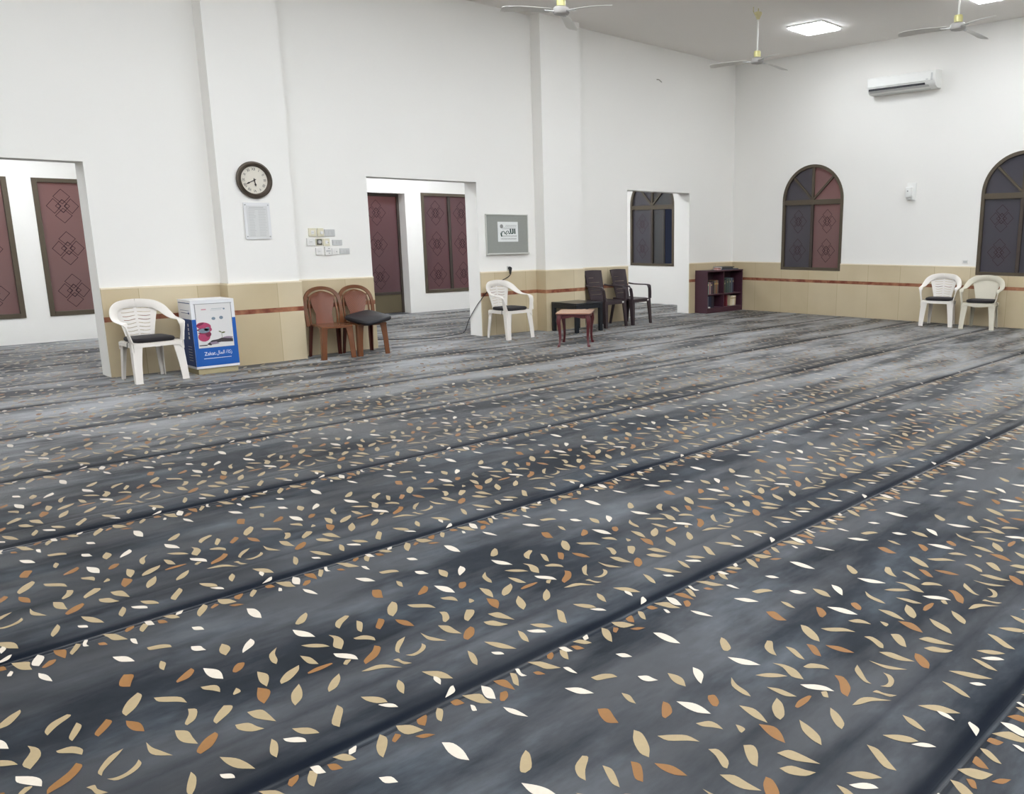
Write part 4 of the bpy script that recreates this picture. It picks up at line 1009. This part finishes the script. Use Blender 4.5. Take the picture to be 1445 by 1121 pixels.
# ------------------------------------------------------------ dark armchairs
def dark_chair(label):
    e = thing('high_back_armchair', label, 'chair', group='dark high-back plastic armchairs')
    rings = []; N = 10
    for i in range(N+1):
        t = i/N; y = .18-.43*t; wd = .20+.03*t
        rings.append([(s_*wd, y, .43-.012*(1-s_*s_)*math.sin(PI*t)-max(0, t-.85)*.15) for s_ in (-1, -.5, 0, .5, 1)] + [(s_*wd, y, .40-max(0, t-.85)*.1) for s_ in (1, .5, 0, -.5, -1)])
    MB().loft(rings).build('seat', 'choc_plastic', e, smooth=True)
    MB().box(-.225, .225, -.252, -.238, .37, .425).build('apron', 'choc_plastic', e, bevel=.004)
    # tall slotted back
    nx, nz = 20, 88; V = []; keep = set()
    def pt(i, j):
        u = j/nz; z = .42+.475*u; s_ = -1+2*i/nx; hw = .17+.035*u; y = .165+.11*u
        return (s_*hw, y+.02*(1-s_*s_)-.02, z + (.008*(1-s_*s_) if j == nz else 0))
    for j in range(nz+1):
        for i in range(nx+1): V.append(pt(i, j))
    off = len(V)
    for j in range(nz+1):
        for i in range(nx+1):
            x, y, z = pt(i, j); V.append((x, y+.014, z))
    for j in range(nz):
        for i in range(nx):
            if not (j in (16, 28, 40, 52, 66) and (3 <= i <= 16) and not (j == 66 and (i < 4 or i > 10))): keep.add((i, j))
    F = []; W1_ = nx+1
    for (i, j) in keep:
        a = j*W1_+i; F.append((a, a+1, a+1+W1_, a+W1_)); F.append((off+a, off+a+W1_, off+a+1+W1_, off+a+1))
        for (di, dj, p, r) in ((-1, 0, a, a+W1_), (1, 0, a+1, a+1+W1_), (0, -1, a, a+1), (0, 1, a+W1_, a+1+W1_)):
            if (i+di, j+dj) not in keep: F.append((p, r, r+off, p+off))
    m = MB(); m.add(V, F); m.build('backrest', 'choc_plastic', e, smooth=True)
    for s_ in (-1, 1):
        P = bez([(s_*.245, -.235, .42), (s_*.255, -.225, .55), (s_*.262, -.205, .625), (s_*.265, -.15, .645), (s_*.262, .0, .645), (s_*.245, .13, .65), (s_*.205, .195, .665)], 4)
        n = len(P); D = []
        for k in range(n):
            D.append((0, 1, .1) if k < 7 else ((-s_*.6, .8, .3) if k < 10 else (-s_, 0, 0)))
        MB().ribbon(P, [.06]*n, D, .018).build('armrest', 'choc_plastic', e, smooth=True)
        m = MB(); R = []
        for z, w_, dd, cx, cy in ((0, .045, .05, .262, -.27), (.2, .055, .06, .256, -.258), (.42, .07, .075, .25, -.245)):
            x = s_*cx; R.append([(x-s_*w_, cy, z), (x, cy, z), (x, cy+dd, z), (x-s_*.02, cy+dd, z), (x-s_*.02, cy+.02, z), (x-s_*w_, cy+.02, z)])
        m.loft(R).build('leg', 'choc_plastic', e)
        m = MB(); R = []
        for z, w_, dd, cx, cy in ((0, .034, .045, .235, .27), (.2, .04, .05, .222, .24), (.44, .05, .06, .205, .2)):
            x = s_*cx; R.append([(x-s_*w_, cy, z), (x, cy, z), (x, cy-dd, z), (x-s_*.015, cy-dd, z), (x-s_*.015, cy-.015, z), (x-s_*w_, cy-.015, z)])
        m.loft(R).build('leg', 'choc_plastic', e)
    MB().box(.15, .19, -.2545, -.2522, .385, .41).build('sticker', 'plate_white', e)
    return e
d1 = dark_chair('chocolate-brown high-back armchair behind the small black table'); d1.location = (-4.04, -.40, .0025); d1.rotation_euler.z = math.radians(2)
d2 = copy_tree(d1); d2['label'] = 'chocolate-brown high-back armchair nearest the right-hand opening'; d2.location = (-3.43, -.40, .0025); d2.rotation_euler.z = math.radians(5)

# ------------------------------------------------------------ tables
e = thing('side_table', 'low black plastic side table in front of the second pilaster', 'table', (-4.79, -.54, .0025))
hw = .285
MB().box(-hw, hw, -hw, hw, .425, .45).build('table_top', 'black_top', e, bevel=.008, seg=3)
MB().box(-hw+.01, hw-.01, -hw+.01, -hw+.03, .36, .425).box(-hw+.01, hw-.01, hw-.03, hw-.01, .36, .425).box(-hw+.01, -hw+.03, -hw+.03, hw-.03, .36, .425).box(hw-.03, hw-.01, -hw+.03, hw-.03, .36, .425).build('apron', 'black_top', e)
for sx in (-1, 1):
    for sy in (-1, 1): MB().taper((sx*(hw-.03), sy*(hw-.03), 0), (sx*(hw-.032), sy*(hw-.032), .425), (.052, .052), (.056, .056)).build('leg', 'black_top', e, bevel=.005)
e = thing('occasional_table', 'small mahogany table with curved legs and light walnut top, out on the carpet', 'table', (-5.97, -1.755, .0025), math.radians(-50))
# local x = short side seen in front (0.39), local y = 0.5
hx, hy = .235, .285
MB().box(-hx, hx, -hy, hy, .44, .455).build('table_top', 'table_top', e, bevel=.004, seg=2)
MB().box(-hx+.004, hx-.004, -hy+.004, hy-.004, .425, .4398).build('edge_moulding', 'cabriole', e, bevel=.006, seg=3)
def apr(a, b_, n=14):
    P = [(a, .425), (b_, .425)]
    for k in range(n+1):
        t = k/n; x = b_+(a-b_)*t; P.append((x, .37+.022*math.sin(PI*t)+.006*math.cos(4*PI*t)))
    return P
m = MB()
for y in (-hy+.03, hy-.045): m.prism(apr(-hx+.04, hx-.04), y, y+.015, 'xz')
for x in (-hx+.03, hx-.045): m.prism(apr(-hy+.04, hy-.04), x, x+.015, 'yz')
m.build('apron', 'cabriole', e)
for sx in (-1, 1):
    for sy in (-1, 1):
        R = []
        for z, o_, r in ((0, .012, .021), (.02, .012, .022), (.035, .004, .016), (.12, -.004, .0175), (.24, .002, .022), (.31, .010, .028), (.345, .012, .031), (.38, .006, .033), (.425, 0, .034)):
            cx, cy = sx*(hx-.045+o_), sy*(hy-.045+o_)
            R.append([(cx+r*math.cos(PI/4+PI*k/4)*(1.15 if k % 2 == 0 else 1), cy+r*math.sin(PI/4+PI*k/4)*(1.15 if k % 2 == 0 else 1), z) for k in range(8)])
        MB().loft(R).build('leg', 'cabriole', e, smooth=True)

# ------------------------------------------------------------ bookcase and its contents
BX0, BX1, BY0, BY1, BH = -1.205, -.065, -.315, -.024, .80
e = thing('bookcase', 'low maroon bookcase in the corner below the tiles', 'bookcase', ((BX0+BX1)/2, (BY0+BY1)/2, .0025))
def L_(x0, x1, y0, y1, z0, z1): 
    cx, cy = (BX0+BX1)/2, (BY0+BY1)/2
    return (x0-cx, x1-cx, y0-cy, y1-cy, z0, z1)
for x0 in (BX0, BX1-.025): MB().box(*L_(x0, x0+.025, BY0, BY1, 0, BH-.025)).build('side_panel', 'shelf_wood', e, bevel=.002)
MB().box(*L_(BX0, BX1, BY0-.006, BY1, BH-.025, BH)).build('top_panel', 'shelf_wood', e, bevel=.002)
MB().box(*L_(BX0+.025, BX1-.025, BY1-.012, BY1, 0, BH-.025)).build('back_panel', 'shelf_inside', e)
MB().box(*L_(BX0+.025, BX1-.025, BY0+.005, BY1-.012, .075, .095)).build('shelf', 'shelf_wood', e)
MB().box(*L_(BX0+.025, BX1-.025, BY0+.02, BY1-.012, .335, .355)).build('shelf', 'shelf_wood', e)
MB().box(*L_(BX0+.025, BX1-.025, BY0+.01, BY0+.025, 0, .075)).build('plinth', 'shelf_wood', e)
MB().box(*L_(-.665, -.645, BY0+.02, BY1-.012, .095, .335)).box(*L_(-.665, -.645, BY0+.02, BY1-.012, .355, BH-.025)).build('divider', 'shelf_wood', e)
def cov(rgb): 
    k = 'cover_%d_%d_%d' % rgb
    if k not in M: M[k] = mat(k, rgb, .55)
    return k
def book(x, w, h, dpt, z, rgb, label, group, yf=BY0+.05, lean=0, band=None):
    e = thing('book', label, 'book', (x+w/2, yf, z+.0005), 0, group)
    c = MB().box(-w/2, w/2, 0, .003, 0, h).box(-w/2, -w/2+.002, 0.003, dpt, 0, h).box(w/2-.002, w/2, 0.003, dpt, 0, h).build('cover', cov(rgb), e)
    MB().box(-w/2+.002, w/2-.002, .004, dpt-.004, .003, h-.003).build('pages', 'paper', e)
    if band: MB().box(-w/2+.001, w/2-.001, -.0008, 0, h*.7, h*.82).build('spine_band', cov(band), e)
    if lean: e.rotation_euler.y = lean
    return e
zt = .3575
row = [(.026, .235, (206, 206, 196), 'pale grey'), (.024, .23, (70, 96, 80), 'dark green'), (.02, .225, (188, 190, 180), 'off-white'), (.024, .23, (120, 46, 52), 'dark red'), (.022, .22, (176, 160, 156), 'pinkish grey'), (.028, .225, (48, 48, 62), 'navy'), (.022, .23, (96, 60, 70), 'plum'), (.03, .235, (40, 40, 48), 'black')]
x = -1.145
nm_ = ['first', 'second', 'third', 'fourth', 'fifth', 'sixth', 'seventh', 'eighth', 'ninth', 'tenth', 'eleventh', 'twelfth']
for i, (w_, h_, c, cn) in enumerate(row):
    book(x, w_, h_, .17, zt, c, f'{cn} spined book, {nm_[i]} from the left in the upper left bay', 'books in the upper left bay', band=(190, 170, 110) if i in (1, 5) else None); x += w_+.0015
for i, (w_, h_, c, cn) in enumerate([(.05, .25, (110, 96, 84), 'grey-brown'), (.04, .255, (138, 92, 60), 'tan leather'), (.032, .25, (96, 92, 84), 'dark olive'), ]):
    book(x+.02, w_, h_, .17, zt, c, f'{cn} thick volume beside the divider in the upper left bay', 'books in the upper left bay', band=(170, 140, 90)); x += w_+.0015
x = -.60
row = [(.03, .24, (72, 74, 60), 'dark olive'), (.026, .25, (66, 84, 74), 'deep green'), (.028, .262, (52, 58, 64), 'charcoal'), (.026, .275, (80, 98, 88), 'sage'), (.028, .275, (44, 60, 58), 'bottle green'), (.03, .28, (92, 104, 102), 'grey-green'), (.028, .28, (40, 46, 56), 'blue-black'), (.03, .285, (96, 108, 118), 'slate'), (.03, .285, (58, 66, 84), 'dusk blue'), (.03, .285, (46, 44, 66), 'indigo')]
for i, (w_, h_, c, cn) in enumerate(row):
    book(x, w_, h_, .18, zt, c, f'{cn} spined tall book, {nm_[i]} from the left in the upper right bay', 'books in the upper right bay', band=(150, 140, 110) if i % 3 == 0 else None); x += w_+.0015
zb2 = .0975; x = -1.14
row = [(.018, .2, (170, 160, 160), 'pale grey'), (.024, .215, (120, 120, 130), 'mid grey'), (.034, .225, (34, 38, 60), 'navy'), (.034, .225, (36, 42, 66), 'dark blue'), (.03, .225, (30, 34, 50), 'blue-black'), (.034, .22, (44, 32, 44), 'aubergine'), (.034, .22, (38, 30, 40), 'dark plum')]
for i, (w_, h_, c, cn) in enumerate(row):
    book(x, w_, h_, .17, zb2, c, f'{cn} spined book, {nm_[i]} from the left in the lower left bay', 'books in the lower left bay'); x += w_+.0015
x = -.405
for i, (w_, c, cn) in enumerate([(.04, (214, 200, 168), 'cream'), (.042, (226, 214, 188), 'ivory'), (.04, (236, 230, 214), 'white'), (.042, (216, 200, 166), 'buff')]):
    book(x, w_, .19, .17, zb2+.004, c, f'{cn} leaning paperback, {nm_[i]} from the left in the lower right bay', 'leaning paperbacks in the lower right bay', lean=.10, band=(170, 150, 110)); x += w_+.004
book(-.63, .03, .2, .16, zb2, (96, 40, 52), 'dark red book alone right of the divider, lower bay', 'books in the lower right bay')
book(-.52, .03, .215, .16, zb2, (110, 44, 50), 'crimson book standing between divider and paperbacks', 'books in the lower right bay')
e = thing('tape_roll', 'small white roll lying on the bottom board of the bookcase', 'roll', (-1.10, BY0+.028, .0955))
MB().lathe([(.012, 0), (.021, 0), (.021, .026), (.012, .026), (.012, 0.001)], n=20).build('paper_roll', 'plate_white', e, smooth=True)
MB().lathe([(.0105, .0), (.012, 0), (.012, .026), (.0105, .026)], n=16).build('core', 'plinth', e)
e = thing('small_box', 'little pink and white carton on top of the bookcase', 'box', (-.78, BY0+.09, .8035))
MB().box(-.055, .055, -.04, .04, 0, .03).build('carton', cov((214, 172, 168)), e, bevel=.001)
MB().box(-.056, .056, -.041, .041, .022, .045).build('lid', cov((186, 140, 128)), e, bevel=.001)
for i, (x0, x1, z, h_, c, lb) in enumerate([(-.70, -.16, .8035, .018, (74, 80, 92), 'long slate-grey book lying flat at the bottom of the stack on the bookcase'), (-.69, -.34, .822, .022, (52, 56, 62), 'dark book lying flat in the middle of the stack on the bookcase'), (-.685, -.30, .8445, .018, (88, 86, 78), 'olive-grey book lying flat on top of the stack on the bookcase')]):
    e = thing('book', lb, 'book', ((x0+x1)/2, BY0+.15, z), 0, 'books stacked flat on the bookcase'); a = (x1-x0)/2
    MB().box(-a, a, -.11, .11, 0, .003).box(-a, a, -.11, .11, h_-.003, h_).box(-a, a, -.11, -.106, .003, h_-.003).build('cover', cov(c), e)
    MB().box(-a+.004, a-.004, -.105, .106, .003, h_-.003).build('pages', 'paper', e)

# ------------------------------------------------------------ added lights behind the panes, world, camera
def plight(name, loc, rgb, W, size):
    l = bpy.data.lights.new(name, 'POINT'); l.energy = W; l.color = lin(rgb)[:3]; l.shadow_soft_size = size
    o = bpy.data.objects.new(name, l); COL.objects.link(o); o.location = loc; return o
plight('street_lamp_glow', (-11.4, YB+1.6, 2.6), (255, 150, 90), 40, .2)  # unseen warm points added to tint the frosted glass unevenly from behind
plight('street_lamp_glow', (-10.5, YB+1.4, 2.5), (255, 170, 130), 22, .2)
plight('street_lamp_glow', (-5.6, YB+1.6, 2.6), (255, 150, 90), 40, .2)
plight('street_lamp_glow', (-3.3, YB+1.5, 1.2), (255, 120, 90), 20, .2)
plight('street_lamp_glow', (1.4, -2.4, 2.3), (255, 140, 100), 22, .2)
wd = bpy.data.worlds.new('night'); SC.world = wd; wd.use_nodes = True
wd.node_tree.nodes['Background'].inputs[0].default_value = (.02, .024, .04, 1); wd.node_tree.nodes['Background'].inputs[1].default_value = 1

cam = bpy.data.cameras.new('camera'); co = bpy.data.objects.new('camera', cam); COL.objects.link(co)
cyw, syw, cp, sp = math.cos(YAW), math.sin(YAW), math.cos(PITCH), math.sin(PITCH)
fw = Vector((cyw*cp, syw*cp, sp)); rt = Vector((syw, -cyw, 0)); up = rt.cross(fw)
r2 = rt*math.cos(ROLL)+up*math.sin(ROLL); u2 = -rt*math.sin(ROLL)+up*math.cos(ROLL)
co.matrix_world = Matrix(((r2.x, u2.x, -fw.x, CAM[0]), (r2.y, u2.y, -fw.y, CAM[1]), (r2.z, u2.z, -fw.z, CAM[2]), (0, 0, 0, 1)))
cam.sensor_fit = 'HORIZONTAL'; cam.sensor_width = 36; cam.lens = FPX/1445*36
cam.shift_x = -(PPX-722.5)/1445; cam.shift_y = (PPY-560.5)/1445
cam.clip_start = .05; cam.clip_end = 100
SC.camera = co
SC.view_settings.view_transform = 'Standard'; SC.view_settings.look = 'None'; SC.view_settings.gamma = 1; SC.view_settings.use_curve_mapping = False
SC.view_settings.exposure = EXPO
